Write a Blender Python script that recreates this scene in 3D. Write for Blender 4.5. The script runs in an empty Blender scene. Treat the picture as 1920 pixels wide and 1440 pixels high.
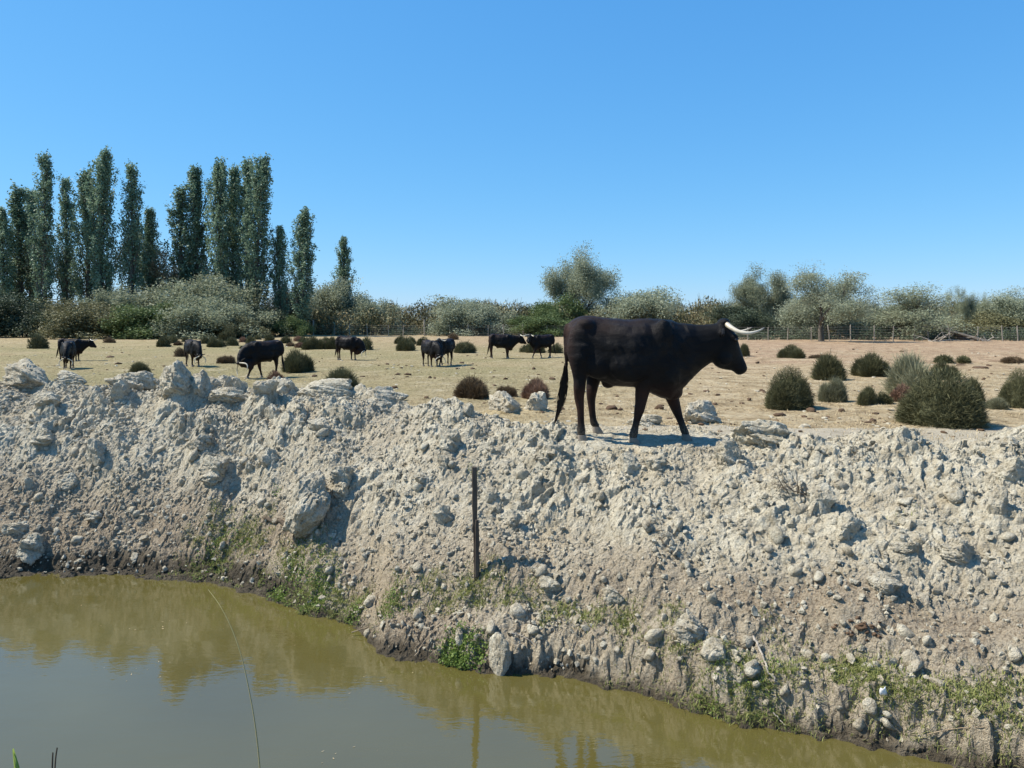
import bpy, math, random
import numpy as np
from mathutils import Vector, Matrix

# ------------------------------------------------------------------ camera, sky, sun, exposure
scene = bpy.context.scene
C = scene.collection
F_PX, CX, HY, CAMZ = 1440.0, 960.0, 600.0, 2.05      # focal length, centre and horizon in photo pixels; eye height over the field
WATER = -0.75
cam_d = bpy.data.cameras.new('camera')
cam_d.sensor_width = 36.0
cam_d.lens = 36.0 * F_PX / 1920.0
cam_d.shift_y = -(720.0 - HY) / 1920.0
cam_d.clip_start = 0.05
cam_d.clip_end = 20000.0
cam = bpy.data.objects.new('camera', cam_d)
cam.location = (0, 0, CAMZ)
cam.rotation_euler = (math.radians(90), 0, 0)
C.objects.link(cam)
scene.camera = cam

SUN_EL = math.radians(51)
SUN_AZ = math.radians(176)            # direction TO the sun, measured from +X towards +Y: square from the left
sun_dir = Vector((math.cos(SUN_EL) * math.cos(SUN_AZ), math.cos(SUN_EL) * math.sin(SUN_AZ), math.sin(SUN_EL)))
world = bpy.data.worlds.new('World')
scene.world = world
world.use_nodes = True
wn = world.node_tree.nodes
wl = world.node_tree.links
sky = wn.new('ShaderNodeTexSky')
sky.sky_type = 'NISHITA'
sky.sun_disc = False
sky.sun_elevation = SUN_EL
sky.sun_rotation = math.atan2(sun_dir.x, sun_dir.y)
sky.altitude = 0
sky.air_density = 1.0
sky.dust_density = 0.0
sky.ozone_density = 8.0
bg = wn['Background']
bg.inputs['Strength'].default_value = 0.15
sp_ = wn.new('ShaderNodeSeparateColor'); cb_ = wn.new('ShaderNodeCombineColor')     # the even, deep blue of a very clear dry day
wl.new(sky.outputs[0], sp_.inputs[0])
for k_, (g_, t_) in enumerate(((0.90, 0.45), (0.58, 1.06), (0.38, 2.03))):
    pw_ = wn.new('ShaderNodeMath'); pw_.operation = 'POWER'; pw_.inputs[1].default_value = g_
    ml_ = wn.new('ShaderNodeMath'); ml_.operation = 'MULTIPLY'; ml_.inputs[1].default_value = t_
    wl.new(sp_.outputs[k_], pw_.inputs[0]); wl.new(pw_.outputs[0], ml_.inputs[0]); wl.new(ml_.outputs[0], cb_.inputs[k_])
wl.new(cb_.outputs[0], bg.inputs['Color'])

sun_l = bpy.data.lights.new('sun', 'SUN')
sun_l.energy = 5.0
sun_l.angle = math.radians(0.55)
sun_l.color = (1.0, 0.93, 0.81)
sun_o = bpy.data.objects.new('sun', sun_l)
sun_o.rotation_euler = sun_dir.to_track_quat('Z', 'Y').to_euler()
sun_o.location = sun_dir * 100
C.objects.link(sun_o)

scene.view_settings.view_transform = 'Standard'
scene.view_settings.look = 'None'
scene.view_settings.exposure = 0.7
scene.view_settings.gamma = 1.0
scene.view_settings.use_curve_mapping = False
scene.cycles.use_denoising = True
scene.cycles.max_bounces = 6
scene.cycles.transparent_max_bounces = 6

rng = np.random.default_rng(7)
random.seed(7)

# ------------------------------------------------------------------ helpers
def tag(o, label=None, cat=None, group=None, kind=None):
    if label: o['label'] = label
    if cat: o['category'] = cat
    if group: o['group'] = group
    if kind: o['kind'] = kind
    return o

def link(name, me, mat=None, parent=None, loc=None, rz=0.0, sc=None):
    o = bpy.data.objects.new(name, me)
    C.objects.link(o)
    if mat is not None and me is not None and len(me.materials) == 0:
        for m in (mat if isinstance(mat, (list, tuple)) else [mat]):
            me.materials.append(m)
    if parent is not None: o.parent = parent
    if loc is not None: o.location = loc
    if rz: o.rotation_euler = (0, 0, rz)
    if sc is not None: o.scale = sc
    return o

def np_mesh(name, V, F, smooth=False, attrs=None, mats=None):
    V = np.asarray(V, dtype=np.float32); F = np.asarray(F, dtype=np.int32)
    me = bpy.data.meshes.new(name)
    me.vertices.add(len(V)); me.vertices.foreach_set('co', V.ravel())
    nf, k = F.shape
    me.loops.add(nf * k); me.loops.foreach_set('vertex_index', F.ravel())
    me.polygons.add(nf); me.polygons.foreach_set('loop_start', np.arange(nf, dtype=np.int32) * k)
    me.polygons.foreach_set('use_smooth', np.full(nf, smooth, dtype=bool))
    if mats is not None: me.polygons.foreach_set('material_index', np.asarray(mats, dtype=np.int32))
    me.update(calc_edges=True)
    for n, a in (attrs or {}).items():
        at = me.attributes.new(n, 'FLOAT', 'POINT')
        at.data.foreach_set('value', np.asarray(a, dtype=np.float32))
    return me

def _h(ix, iy, seed):
    with np.errstate(over='ignore'):
        h = (ix.astype(np.int64).astype(np.uint32) * np.uint32(374761393)) ^ (iy.astype(np.int64).astype(np.uint32) * np.uint32(668265263)) ^ np.uint32((seed * 2246822519) & 0xffffffff)
        h = (h ^ (h >> np.uint32(13))) * np.uint32(1274126177)
        h = (h ^ (h >> np.uint32(15))) * np.uint32(2246822519)
        h = h ^ (h >> np.uint32(16))
    return h.astype(np.float64) / 4294967295.0

def _table(xi, yi, fn, pad):
    """evaluate fn(ix, iy) per lattice cell and gather, when that is cheaper than per point"""
    x0, x1, y0, y1 = int(xi.min()) - pad, int(xi.max()) + pad, int(yi.min()) - pad, int(yi.max()) + pad
    nx, ny = x1 - x0 + 1, y1 - y0 + 1
    if nx * ny > 1.2 * xi.size: return None
    gx, gy = np.meshgrid(np.arange(x0, x1 + 1, dtype=float), np.arange(y0, y1 + 1, dtype=float))
    tabs = [t.ravel() for t in fn(gx, gy)]
    base = (yi - y0).astype(np.int64) * nx + (xi - x0).astype(np.int64)
    return lambda dx, dy: [t[base + (dy * nx + dx)] for t in tabs]

def perlin(x, y, seed=0):
    xi = np.floor(x); yi = np.floor(y); xf = x - xi; yf = y - yi
    u = xf * xf * xf * (xf * (xf * 6 - 15) + 10); v = yf * yf * yf * (yf * (yf * 6 - 15) + 10)
    def fn(gx, gy):
        a = _h(gx, gy, seed) * 2 * math.pi
        return np.cos(a), np.sin(a)
    get = _table(xi, yi, fn, 1)
    def g(dx, dy):
        c, s = get(dx, dy) if get else fn(xi + dx, yi + dy)
        return c * (xf - dx) + s * (yf - dy)
    a = g(0, 0); b = g(1, 0); c = g(0, 1); d = g(1, 1)
    return (a + (b - a) * u) * (1 - v) + (c + (d - c) * u) * v

def fbm(x, y, octv=4, seed=0, gain=0.5):
    s = 0; a = 1.0
    for i in range(octv):
        s = s + a * perlin(x, y, seed + i * 17)
        x = x * 2.03 + 11.3; y = y * 2.03 - 7.1; a *= gain
    return s

def lumps(x, y, s, seed, density=0.5, rmin=0.25, rmax=0.6, flat=0.6):
    """rounded clods scattered on a jittered grid of cell size s; returns height in units of s"""
    X = x / s; Y = y / s
    xi = np.floor(X); yi = np.floor(Y)
    out = np.zeros_like(X)
    def fn(cx, cy):
        px = cx + 0.5 + (_h(cx, cy, seed) - 0.5) * 0.9
        py = cy + 0.5 + (_h(cx, cy, seed + 1) - 0.5) * 0.9
        r = (rmin + (rmax - rmin) * _h(cx, cy, seed + 3) ** 1.5) * np.where(_h(cx, cy, seed + 2) < density, 1, 1e-4)
        an = _h(cx, cy, seed + 4) * math.pi
        st = 0.65 + 0.7 * _h(cx, cy, seed + 5)
        return px, py, r, np.cos(an), np.sin(an), st, 0.5 * (_h(cx, cy, seed + 6) - 0.5) / r
    get = _table(xi, yi, fn, 1)
    for dx in (-1, 0, 1):
        for dy in (-1, 0, 1):
            px, py, r, ca, sa, st, tl = get(dx, dy) if get else fn(xi + dx, yi + dy)
            ax = X - px; ay = Y - py
            ux = ax * ca + ay * sa; uy = ay * ca - ax * sa
            d2 = (ux * st / r) ** 2 + (uy / st / r) ** 2
            k = d2 < 1
            if not k.any(): continue
            h = r[k] * flat * (1 + tl[k] * ux[k]) * np.sqrt(1 - d2[k] ** 1.6)
            out[k] = np.maximum(out[k], h)
    return out

def sstep(a, b, x):
    t = np.clip((x - a) / (b - a), 0, 1)
    return t * t * (3 - 2 * t)

# ------------------------------------------------------------------ materials
def new_mat(name):
    m = bpy.data.materials.new(name); m.use_nodes = True
    nt = m.node_tree
    return m, nt, nt.nodes['Principled BSDF']

def N(nt, t, **kw):
    n = nt.nodes.new(t)
    for k, v in kw.items():
        if k in n.inputs.keys(): n.inputs[k].default_value = v
        else: setattr(n, k, v)
    return n

def ramp(nt, fac, stops):
    r = nt.nodes.new('ShaderNodeValToRGB')
    el = r.color_ramp.elements
    while len(el) < len(stops): el.new(0.5)
    for e, (p, c) in zip(el, stops):
        e.position = p; e.color = (*c, 1)
    nt.links.new(fac, r.inputs[0])
    return r.outputs[0]

def mix(nt, fac, a, b, mode='MIX'):
    m = nt.nodes.new('ShaderNodeMix'); m.data_type = 'RGBA'; m.blend_type = mode
    for sock, v in ((m.inputs['Factor'], fac), (m.inputs[6], a), (m.inputs[7], b)):
        if isinstance(v, (int, float)): sock.default_value = v
        elif isinstance(v, tuple): sock.default_value = (*v, 1)
        else: nt.links.new(v, sock)
    return m.outputs[2]

def math_n(nt, op, a, b=None, clamp=False):
    m = nt.nodes.new('ShaderNodeMath'); m.operation = op; m.use_clamp = clamp
    for i, v in enumerate((a, b)):
        if v is None: continue
        if isinstance(v, (int, float)): m.inputs[i].default_value = v
        else: nt.links.new(v, m.inputs[i])
    return m.outputs[0]

def noise(nt, co, scale, detail=4, rough=0.55):
    n = N(nt, 'ShaderNodeTexNoise'); n.inputs['Scale'].default_value = scale
    n.inputs['Detail'].default_value = detail; n.inputs['Roughness'].default_value = rough
    if co is not None: nt.links.new(co, n.inputs['Vector'])
    return n.outputs['Fac']

def attr(nt, name):
    a = nt.nodes.new('ShaderNodeAttribute'); a.attribute_name = name
    return a.outputs['Fac']

def bump(nt, h, strength, dist, bsdf):
    b = nt.nodes.new('ShaderNodeBump'); b.inputs['Strength'].default_value = strength
    b.inputs['Distance'].default_value = dist
    nt.links.new(h, b.inputs['Height']); nt.links.new(b.outputs[0], bsdf.inputs['Normal'])
    return b

def objco(nt):
    return nt.nodes.new('ShaderNodeTexCoord').outputs['Object']

PALE = (0.545, 0.492, 0.375); CRUST = (0.69, 0.645, 0.515); SOIL = (0.30, 0.235, 0.155); MUD = (0.085, 0.07, 0.048)

def clay_material(name, use_attr):
    m, nt, b = new_mat(name)
    co = nt.nodes.new('ShaderNodeNewGeometry').outputs['Position']
    n1 = noise(nt, co, 1.1, 5); n2 = noise(nt, co, 9.0, 6, 0.65); n3 = noise(nt, co, 55.0, 4, 0.6)
    base = ramp(nt, n2, [(0.3, (0.40, 0.345, 0.245)), (0.48, PALE), (0.62, CRUST)])
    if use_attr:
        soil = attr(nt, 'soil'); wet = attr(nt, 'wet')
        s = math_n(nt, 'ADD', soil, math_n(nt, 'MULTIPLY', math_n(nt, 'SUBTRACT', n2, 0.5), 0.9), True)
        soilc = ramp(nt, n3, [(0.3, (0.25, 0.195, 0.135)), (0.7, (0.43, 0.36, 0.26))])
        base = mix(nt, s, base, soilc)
        och = ramp(nt, n1, [(0.56, (0, 0, 0)), (0.72, (1, 1, 1))])
        base = mix(nt, math_n(nt, 'MULTIPLY', och, 0.35), base, (0.52, 0.41, 0.25))
        w = math_n(nt, 'ADD', wet, math_n(nt, 'MULTIPLY', math_n(nt, 'SUBTRACT', n2, 0.5), math_n(nt, 'MULTIPLY', wet, 1.2)), True)
        base = mix(nt, w, base, MUD)
        rg = math_n(nt, 'SUBTRACT', 0.95, math_n(nt, 'MULTIPLY', w, 0.45))
        nt.links.new(rg, b.inputs['Roughness'])
    else:
        oi = nt.nodes.new('ShaderNodeObjectInfo')
        base = mix(nt, math_n(nt, 'MULTIPLY', oi.outputs['Random'], 0.3), base, (0.42, 0.36, 0.27))
        b.inputs['Roughness'].default_value = 0.95
    speck = ramp(nt, n3, [(0.32, (0.62, 0.60, 0.57)), (0.50, (1, 1, 1))])
    base = mix(nt, 1.0, base, speck, 'MULTIPLY')
    nt.links.new(base, b.inputs['Base Color'])
    b.inputs['Specular IOR Level'].default_value = 0.15
    hh = math_n(nt, 'ADD', math_n(nt, 'MULTIPLY', noise(nt, co, 28.0, 6, 0.7), 0.7), math_n(nt, 'MULTIPLY', noise(nt, co, 120.0, 3, 0.6), 0.3))
    bump(nt, hh, 1.0, 0.07, b)
    return m

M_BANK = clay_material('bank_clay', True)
M_CLOD = clay_material('clod_clay', False)

def field_material():
    m, nt, b = new_mat('dry_field')
    co = objco(nt)
    sep = nt.nodes.new('ShaderNodeSeparateXYZ'); nt.links.new(co, sep.inputs[0])
    n1 = noise(nt, co, 0.12, 5); n2 = noise(nt, co, 1.3, 6, 0.65); n3 = noise(nt, co, 9.0, 5, 0.7)
    straw = ramp(nt, n2, [(0.32, (0.20, 0.150, 0.088)), (0.47, (0.345, 0.268, 0.158)), (0.66, (0.46, 0.38, 0.25))])
    green = ramp(nt, n3, [(0.35, (0.165, 0.145, 0.07)), (0.65, (0.325, 0.285, 0.155))])
    red = ramp(nt, n2, [(0.35, (0.25, 0.17, 0.108)), (0.65, (0.42, 0.31, 0.20))])
    gm = attr(nt, 'green'); rm = attr(nt, 'red')
    col = mix(nt, math_n(nt, 'MULTIPLY', gm, ramp(nt, n1, [(0.3, (0.35, 0.35, 0.35)), (0.6, (1, 1, 1))])), straw, green)
    col = mix(nt, rm, col, red)
    pale = ramp(nt, noise(nt, co, 0.55, 6, 0.7), [(0.57, (0, 0, 0)), (0.70, (1, 1, 1))])
    col = mix(nt, math_n(nt, 'MULTIPLY', pale, 0.55), col, (0.56, 0.49, 0.36))
    sp = ramp(nt, n3, [(0.36, (0.42, 0.39, 0.35)), (0.50, (1, 1, 1))])
    col = mix(nt, 1.0, col, sp, 'MULTIPLY')
    nt.links.new(col, b.inputs['Base Color'])
    b.inputs['Roughness'].default_value = 1.0; b.inputs['Specular IOR Level'].default_value = 0.1
    hh = math_n(nt, 'ADD', math_n(nt, 'MULTIPLY', noise(nt, co, 3.5, 6, 0.75), 0.6), math_n(nt, 'MULTIPLY', noise(nt, co, 22.0, 4, 0.7), 0.4))
    bump(nt, hh, 1.0, 0.12, b)
    return m
M_FIELD = field_material()

def water_material():
    m, nt, b = new_mat('murky_water')
    co = objco(nt)
    n = noise(nt, co, 0.5, 3)
    c = ramp(nt, n, [(0.3, (0.078, 0.066, 0.018)), (0.7, (0.096, 0.083, 0.025))])
    nt.links.new(c, b.inputs['Base Color'])
    b.inputs['Roughness'].default_value = 0.02
    b.inputs['IOR'].default_value = 1.95
    mp = nt.nodes.new('ShaderNodeMapping'); mp.inputs['Scale'].default_value = (1.0, 2.4, 1.0)
    mp.inputs['Rotation'].default_value = (0, 0, math.radians(12))
    nt.links.new(co, mp.inputs[0])
    hh = math_n(nt, 'ADD', math_n(nt, 'MULTIPLY', noise(nt, mp.outputs[0], 3.0, 3, 0.5), 0.75), math_n(nt, 'MULTIPLY', noise(nt, mp.outputs[0], 14.0, 3, 0.5), 0.25))
    bump(nt, hh, 0.05, 0.05, b)
    return m
M_WATER = water_material()

def leaf_material(name, dark, light, trans=0.25, rough=0.6, objvar=0.25):
    m, nt, b = new_mat(name)
    t = attr(nt, 'tone')
    oi = nt.nodes.new('ShaderNodeObjectInfo')
    col = mix(nt, t, dark, light)
    col2 = mix(nt, math_n(nt, 'MULTIPLY', oi.outputs['Random'], objvar), col, tuple(x * 1.5 for x in light))
    nt.links.new(col2, b.inputs['Base Color'])
    b.inputs['Roughness'].default_value = rough
    b.inputs['Specular IOR Level'].default_value = 0.25
    tr = nt.nodes.new('ShaderNodeBsdfTranslucent'); nt.links.new(col2, tr.inputs[0])
    ms = nt.nodes.new('ShaderNodeMixShader'); ms.inputs[0].default_value = trans
    nt.links.new(b.outputs[0], ms.inputs[1]); nt.links.new(tr.outputs[0], ms.inputs[2])
    nt.links.new(ms.outputs[0], nt.nodes['Material Output'].inputs['Surface'])
    return m

M_POPLAR = leaf_material('poplar_leaves', (0.072, 0.125, 0.078), (0.235, 0.315, 0.205), 0.32, 0.55)
M_SILVER = leaf_material('silver_leaves', (0.19, 0.215, 0.14), (0.33, 0.36, 0.255), 0.32, 0.6)
M_GREY = leaf_material('grey_green_leaves', (0.155, 0.175, 0.11), (0.30, 0.325, 0.215), 0.32, 0.6)
M_OLIVE = leaf_material('olive_leaves', (0.095, 0.098, 0.045), (0.21, 0.20, 0.105), 0.2, 0.6)
M_GREEN = leaf_material('green_leaves', (0.055, 0.088, 0.028), (0.145, 0.19, 0.07), 0.2, 0.6)
M_TAN = leaf_material('tan_twigs', (0.13, 0.10, 0.058), (0.25, 0.205, 0.125), 0.1, 0.8)
M_DARK = leaf_material('dark_leaves', (0.032, 0.050, 0.030), (0.085, 0.108, 0.062), 0.15, 0.6)
M_SALT = leaf_material('saltwort_stems', (0.036, 0.040, 0.017), (0.135, 0.132, 0.066), 0.1, 0.8, 0.3)
M_SALTBR = leaf_material('brown_saltwort_stems', (0.07, 0.048, 0.026), (0.19, 0.135, 0.08), 0.1, 0.85)
M_SALTRED = leaf_material('rusty_saltwort_stems', (0.10, 0.056, 0.036), (0.25, 0.155, 0.105), 0.1, 0.85)
M_SALTPALE = leaf_material('pale_saltwort_stems', (0.085, 0.090, 0.048), (0.28, 0.275, 0.175), 0.15, 0.8)
M_GRASS = leaf_material('bank_grass', (0.095, 0.125, 0.028), (0.30, 0.31, 0.11), 0.25, 0.7)
M_STRAW = leaf_material('dry_straw', (0.30, 0.22, 0.12), (0.58, 0.47, 0.29), 0.15, 0.8)
M_WEED = leaf_material('weed_leaves', (0.07, 0.12, 0.022), (0.21, 0.28, 0.07), 0.3, 0.5)

def bark_material(name, a, c, rough=0.9):
    m, nt, b = new_mat(name)
    co = objco(nt)
    mp = nt.nodes.new('ShaderNodeMapping'); mp.inputs['Scale'].default_value = (6, 6, 1.2)
    nt.links.new(co, mp.inputs[0])
    n = noise(nt, mp.outputs[0], 3.0, 6, 0.7)
    nt.links.new(ramp(nt, n, [(0.3, a), (0.7, c)]), b.inputs['Base Color'])
    b.inputs['Roughness'].default_value = rough; b.inputs['Specular IOR Level'].default_value = 0.2
    bump(nt, n, 0.7, 0.02, b)
    return m
M_BARK = bark_material('grey_bark', (0.065, 0.055, 0.045), (0.17, 0.15, 0.125))
M_DEAD = bark_material('bleached_wood', (0.22, 0.19, 0.155), (0.42, 0.38, 0.32))
M_POST = bark_material('weathered_fence_wood', (0.18, 0.155, 0.125), (0.36, 0.32, 0.27))
M_STAKE = bark_material('dark_stake_wood', (0.045, 0.034, 0.026), (0.14, 0.108, 0.082))
M_TWIG = bark_material('dry_twig', (0.19, 0.14, 0.09), (0.40, 0.32, 0.22))
M_TWIGD = bark_material('dark_twig', (0.06, 0.045, 0.032), (0.15, 0.12, 0.085))
M_DUNG = bark_material('dried_dung', (0.055, 0.035, 0.022), (0.14, 0.092, 0.058), 0.95)

def coat_material():
    m, nt, b = new_mat('bull_coat')
    co = objco(nt)
    sep = nt.nodes.new('ShaderNodeSeparateXYZ'); nt.links.new(co, sep.inputs[0])
    mp = nt.nodes.new('ShaderNodeMapping'); mp.inputs['Scale'].default_value = (1.0, 1.0, 2.2)
    nt.links.new(co, mp.inputs[0])
    big = noise(nt, mp.outputs[0], 3.2, 4, 0.6)
    mp2 = nt.nodes.new('ShaderNodeMapping'); mp2.inputs['Scale'].default_value = (22, 40, 9); mp2.inputs['Rotation'].default_value = (0, 0.5, 0)
    nt.links.new(co, mp2.inputs[0])
    hair = noise(nt, mp2.outputs[0], 5.0, 5, 0.75)
    brown = attr(nt, 'brown')
    f = math_n(nt, 'MULTIPLY', brown, ramp(nt, big, [(0.28, (0.35, 0.35, 0.35)), (0.62, (1, 1, 1))]), True)
    col = mix(nt, f, (0.0032, 0.0031, 0.0038), (0.040, 0.018, 0.012))
    col = mix(nt, math_n(nt, 'MULTIPLY', attr(nt, 'dust'), ramp(nt, hair, [(0.35, (0, 0, 0)), (0.7, (1, 1, 1))]), True), col, (0.23, 0.19, 0.145))
    nt.links.new(col, b.inputs['Base Color'])
    rg = math_n(nt, 'ADD', ramp(nt, big, [(0.36, (0.30, 0.30, 0.30)), (0.62, (0.58, 0.58, 0.58))]), math_n(nt, 'MULTIPLY', hair, 0.18))
    nt.links.new(rg, b.inputs['Roughness'])
    b.inputs['Specular IOR Level'].default_value = 0.15
    b.inputs['Sheen Weight'].default_value = 0.0
    b.inputs['Sheen Roughness'].default_value = 0.35
    b.inputs['Sheen Tint'].default_value = (0.8, 0.7, 0.65, 1)
    hh = math_n(nt, 'ADD', math_n(nt, 'MULTIPLY', big, 0.7), math_n(nt, 'MULTIPLY', hair, 0.3))
    bump(nt, hh, 0.55, 0.06, b)
    return m
M_COAT = coat_material()

def simple_mat(name, c, rough=0.6, var=0.2, sc=12):
    m, nt, b = new_mat(name)
    n = noise(nt, objco(nt), sc, 5, 0.6)
    nt.links.new(ramp(nt, n, [(0.3, tuple(x * (1 - var) for x in c)), (0.7, tuple(min(1, x * (1 + var)) for x in c))]), b.inputs['Base Color'])
    b.inputs['Roughness'].default_value = rough
    return m

def horn_material():
    m, nt, b = new_mat('horn')
    t = attr(nt, 'along')
    n = noise(nt, objco(nt), 40, 4)
    c = ramp(nt, t, [(0.0, (0.30, 0.25, 0.17)), (0.12, (0.50, 0.44, 0.33)), (0.6, (0.56, 0.51, 0.41)), (0.86, (0.42, 0.38, 0.31)), (1.0, (0.05, 0.045, 0.04))])
    c = mix(nt, 1.0, c, ramp(nt, n, [(0.3, (0.8, 0.8, 0.8)), (0.6, (1, 1, 1))]), 'MULTIPLY')
    nt.links.new(c, b.inputs['Base Color']); b.inputs['Roughness'].default_value = 0.38
    return m
M_HORN = horn_material()
M_HOOF = simple_mat('dusty_hoof', (0.20, 0.17, 0.135), 0.8)
M_EYE = simple_mat('eye', (0.012, 0.008, 0.006), 0.12)
M_TUFT = leaf_material('tail_hair', (0.008, 0.007, 0.007), (0.028, 0.020, 0.016), 0.05, 0.5, 0)
M_WIRE = simple_mat('fence_wire', (0.24, 0.22, 0.20), 0.7)
M_REED = leaf_material('reed_stalk', (0.22, 0.19, 0.085), (0.34, 0.30, 0.15), 0.1, 0.6)
M_REEDG = leaf_material('green_reed', (0.12, 0.19, 0.03), (0.26, 0.36, 0.07), 0.3, 0.5)
M_WHITE = simple_mat('white_scrap', (0.80, 0.79, 0.76), 0.7, 0.05)

# ------------------------------------------------------------------ the lie of the land
def curve(pts):
    a = np.array(pts, dtype=float)
    return lambda x: np.interp(x, a[:, 0], a[:, 1])
Yw0 = curve([(-40, 10), (-14, 9.3), (-9, 8.75), (-5.57, 8.38), (-4.4, 8.42), (-3.37, 8.25), (-2.63, 7.9), (-2.04, 7.33), (-1.59, 7.14), (-1.30, 6.80), (-1.09, 6.40), (-0.6, 6.22), (-0.08, 6.06),
             (0.5, 5.99), (0.96, 5.77), (1.4, 5.46), (1.79, 5.28), (2.25, 5.08), (2.65, 4.88), (4, 4.2), (6, 3.2), (10, 1), (14, -1.0), (40, -4)])
Yc0 = curve([(-40, 14), (-14, 12.0), (-7.5, 11.2), (-4.95, 10.8), (-2.5, 9.95), (-0.7, 9.1), (0.7, 8.3), (1.52, 8.0), (2.65, 7.6), (3.8, 7.3), (4.73, 7.0), (8, 5.8), (14, 4), (40, 0)])
Zc0 = curve([(-40, 0.9), (-14, 1.0), (-7.5, 1.0), (-4.95, 1.0), (-3.6, 0.98), (-2.5, 1.01), (-1.6, 0.93), (-0.7, 0.88), (0.1, 0.82), (0.7, 0.81), (1.52, 0.775), (2.65, 0.74), (3.8, 0.78), (4.73, 0.85), (8, 0.9), (40, 0.9)])
LIP = curve([(-9, 0.02), (-3, 0.03), (-2.3, 0.13), (-1.7, 0.10), (-1.2, 0.12), (-0.8, 0.16), (0.3, 0.20), (1.2, 0.21), (2.0, 0.22), (2.8, 0.26), (5, 0.28), (9, 0.2)])

SKIRTS = []
def terrain(x, y, full=False):
    x = np.array(x, dtype=float); y = np.array(y, dtype=float)
    if not full and y.min() > 18:
        return (0.05 * fbm(x * 0.25, y * 0.25, 3, 131) + 0.018 * fbm(x * 2.2, y * 2.2, 3, 141)) * (1 - sstep(120, 400, y))
    yw = Yw0(x) + 0.10 * fbm(x * 1.7, x * 0 + 3.3, 3, 5) + 0.06 * perlin(x * 4, y * 4, 9) + 0.06 * perlin(x * 11, y * 14, 10)
    yc = Yc0(x) + 0.22 * fbm(x * 0.55, x * 0 + 1.3, 2, 15)
    zc = Zc0(x) + 0.10 * fbm(x * 0.9, x * 0 + 8.3, 3, 25)
    t = (y - yw) / (yc - yw)
    lip = LIP(x)
    rise = zc - WATER
    tt = np.clip(t, 0, 1)
    shelf = sstep(-2.6, -0.6, x)
    lipw = 0.075 + 0.06 * (1 - shelf)
    prof_r = lip * sstep(0, lipw, t) + (0.20 * shelf + 0.04) * np.clip((tt - 0.03) / 0.22, 0, 1)
    rest = rise - lip - (0.20 * shelf + 0.04)
    s = np.clip((tt - 0.12 * shelf - 0.05) / (0.95 - 0.12 * shelf - 0.05), 0, 1)
    s = s * 1.16 - 0.16 * s ** 3.0
    s = np.where(s > 1, 1, s)
    prof = prof_r + rest * s
    z = WATER + np.where(t < 0, np.maximum(t * (yc - yw) * 0.8, -0.5), prof)
    back = sstep(0.55, 3.2, y - yc)
    z = np.where(t > 1, z * (1 - back), z)
    bankness = sstep(-0.10, 0.06, t) * (1 - sstep(0.6, 3.1, y - yc))
    # loose dumped soil: folds, clods, crumbs
    wx = x + 0.10 * fbm(x * 2.3, y * 2.3, 3, 31); wy = y + 0.10 * fbm(x * 2.3 + 9, y * 2.3, 3, 37)
    dens = np.clip(0.5 + 0.95 * fbm(x * 0.8 + 0.4 * y, y * 0.8, 3, 41), 0, 1)          # 1: lumpy clay, 0: fine soil
    dens = dens * (0.45 + 0.55 * sstep(0.25, 0.75, t + 0.12 * fbm(x * 1.1, y * 1.1, 2, 43)))
    crest = sstep(0.45, 0.9, t)
    left = 1 - sstep(-2.5, 0.5, x)
    fold = fbm(x * 1.1 + y * 0.35, y * 0.75, 3, 51)
    z1 = 0.20 * fold * bankness * (0.35 + 0.65 * sstep(0.02, 0.3, t))
    l0 = lumps(wx, wy, 0.62, 61, 0.40, 0.2, 0.5, 0.55) * 0.62
    l1 = lumps(wx + 0.05 * perlin(x * 14, y * 14, 3), wy, 0.30, 71, 0.55, 0.2, 0.5, 0.62) * 0.30
    l2 = lumps(wx + 0.02 * perlin(x * 30, y * 30, 4), wy + 0.02 * perlin(x * 30, y * 30, 5), 0.13, 81, 0.6, 0.2, 0.55, 0.65) * 0.13
    l3 = lumps(wx + 0.008 * perlin(x * 70, y * 70, 6), wy, 0.06, 91, 0.6, 0.25, 0.55, 0.7) * 0.06
    l00 = lumps(wx + 0.1 * perlin(x * 5, y * 5, 13), wy, 1.05, 58, 0.45, 0.2, 0.42, 0.5) * 1.05
    l4 = lumps(wx, wy, 0.034, 96, 0.65, 0.3, 0.6, 0.8) * 0.034
    lump = l00 * 0.55 * sstep(0.25, 0.7, t) * (0.45 + 0.55 * left) + l0 * (0.2 + 0.9 * dens) * (0.5 + 0.6 * crest) * (0.6 + 0.6 * left) + l1 * (0.05 + 0.95 * dens ** 1.6) + l2 * (0.16 + 0.78 * dens ** 1.3) + l3 * 0.85 + l4 * 0.8
    rough = 0.030 * fbm(x * 6, y * 6, 3, 101) * (0.5 + dens) + 0.012 * (1 - 2 * np.abs(fbm(x * 15, y * 15, 3, 111))) + 0.008 * fbm(x * 42, y * 42, 2, 121)
    # a trodden path along the shelf, a flat standing place on the crest
    path = np.exp(-((t - 0.30) / 0.07) ** 2) * sstep(0.9, 2.0, x)
    calm = (1 - 0.75 * path) * (1 + 0.35 * np.exp(-((t - 0.05) / 0.06) ** 2) * shelf)
    # slabs: ledges where the clay broke away, steps facing downhill and to the right
    q = fbm(x * 1.3 - y * 0.5, y * 1.5 + x * 0.4, 3, 55) * 3.2
    led = (q - np.floor(q)); led = np.clip(led / 0.86, 0, 1) - np.clip((led - 0.86) / 0.14, 0, 1)
    slab = 0.075 * led * sstep(0.35, 0.75, dens) * sstep(0.12, 0.3, t)
    zz = z + z1 + (lump + rough + slab) * bankness * calm
    for sx, sy, sr, sh in SKIRTS:
        k = (np.abs(x - sx) < 3 * sr) & (np.abs(y - sy) < 3 * sr)
        if k.any(): zz[k] += sh * np.exp(-((x[k] - sx) ** 2 + (y[k] - sy) ** 2) / (sr * sr))
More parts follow.
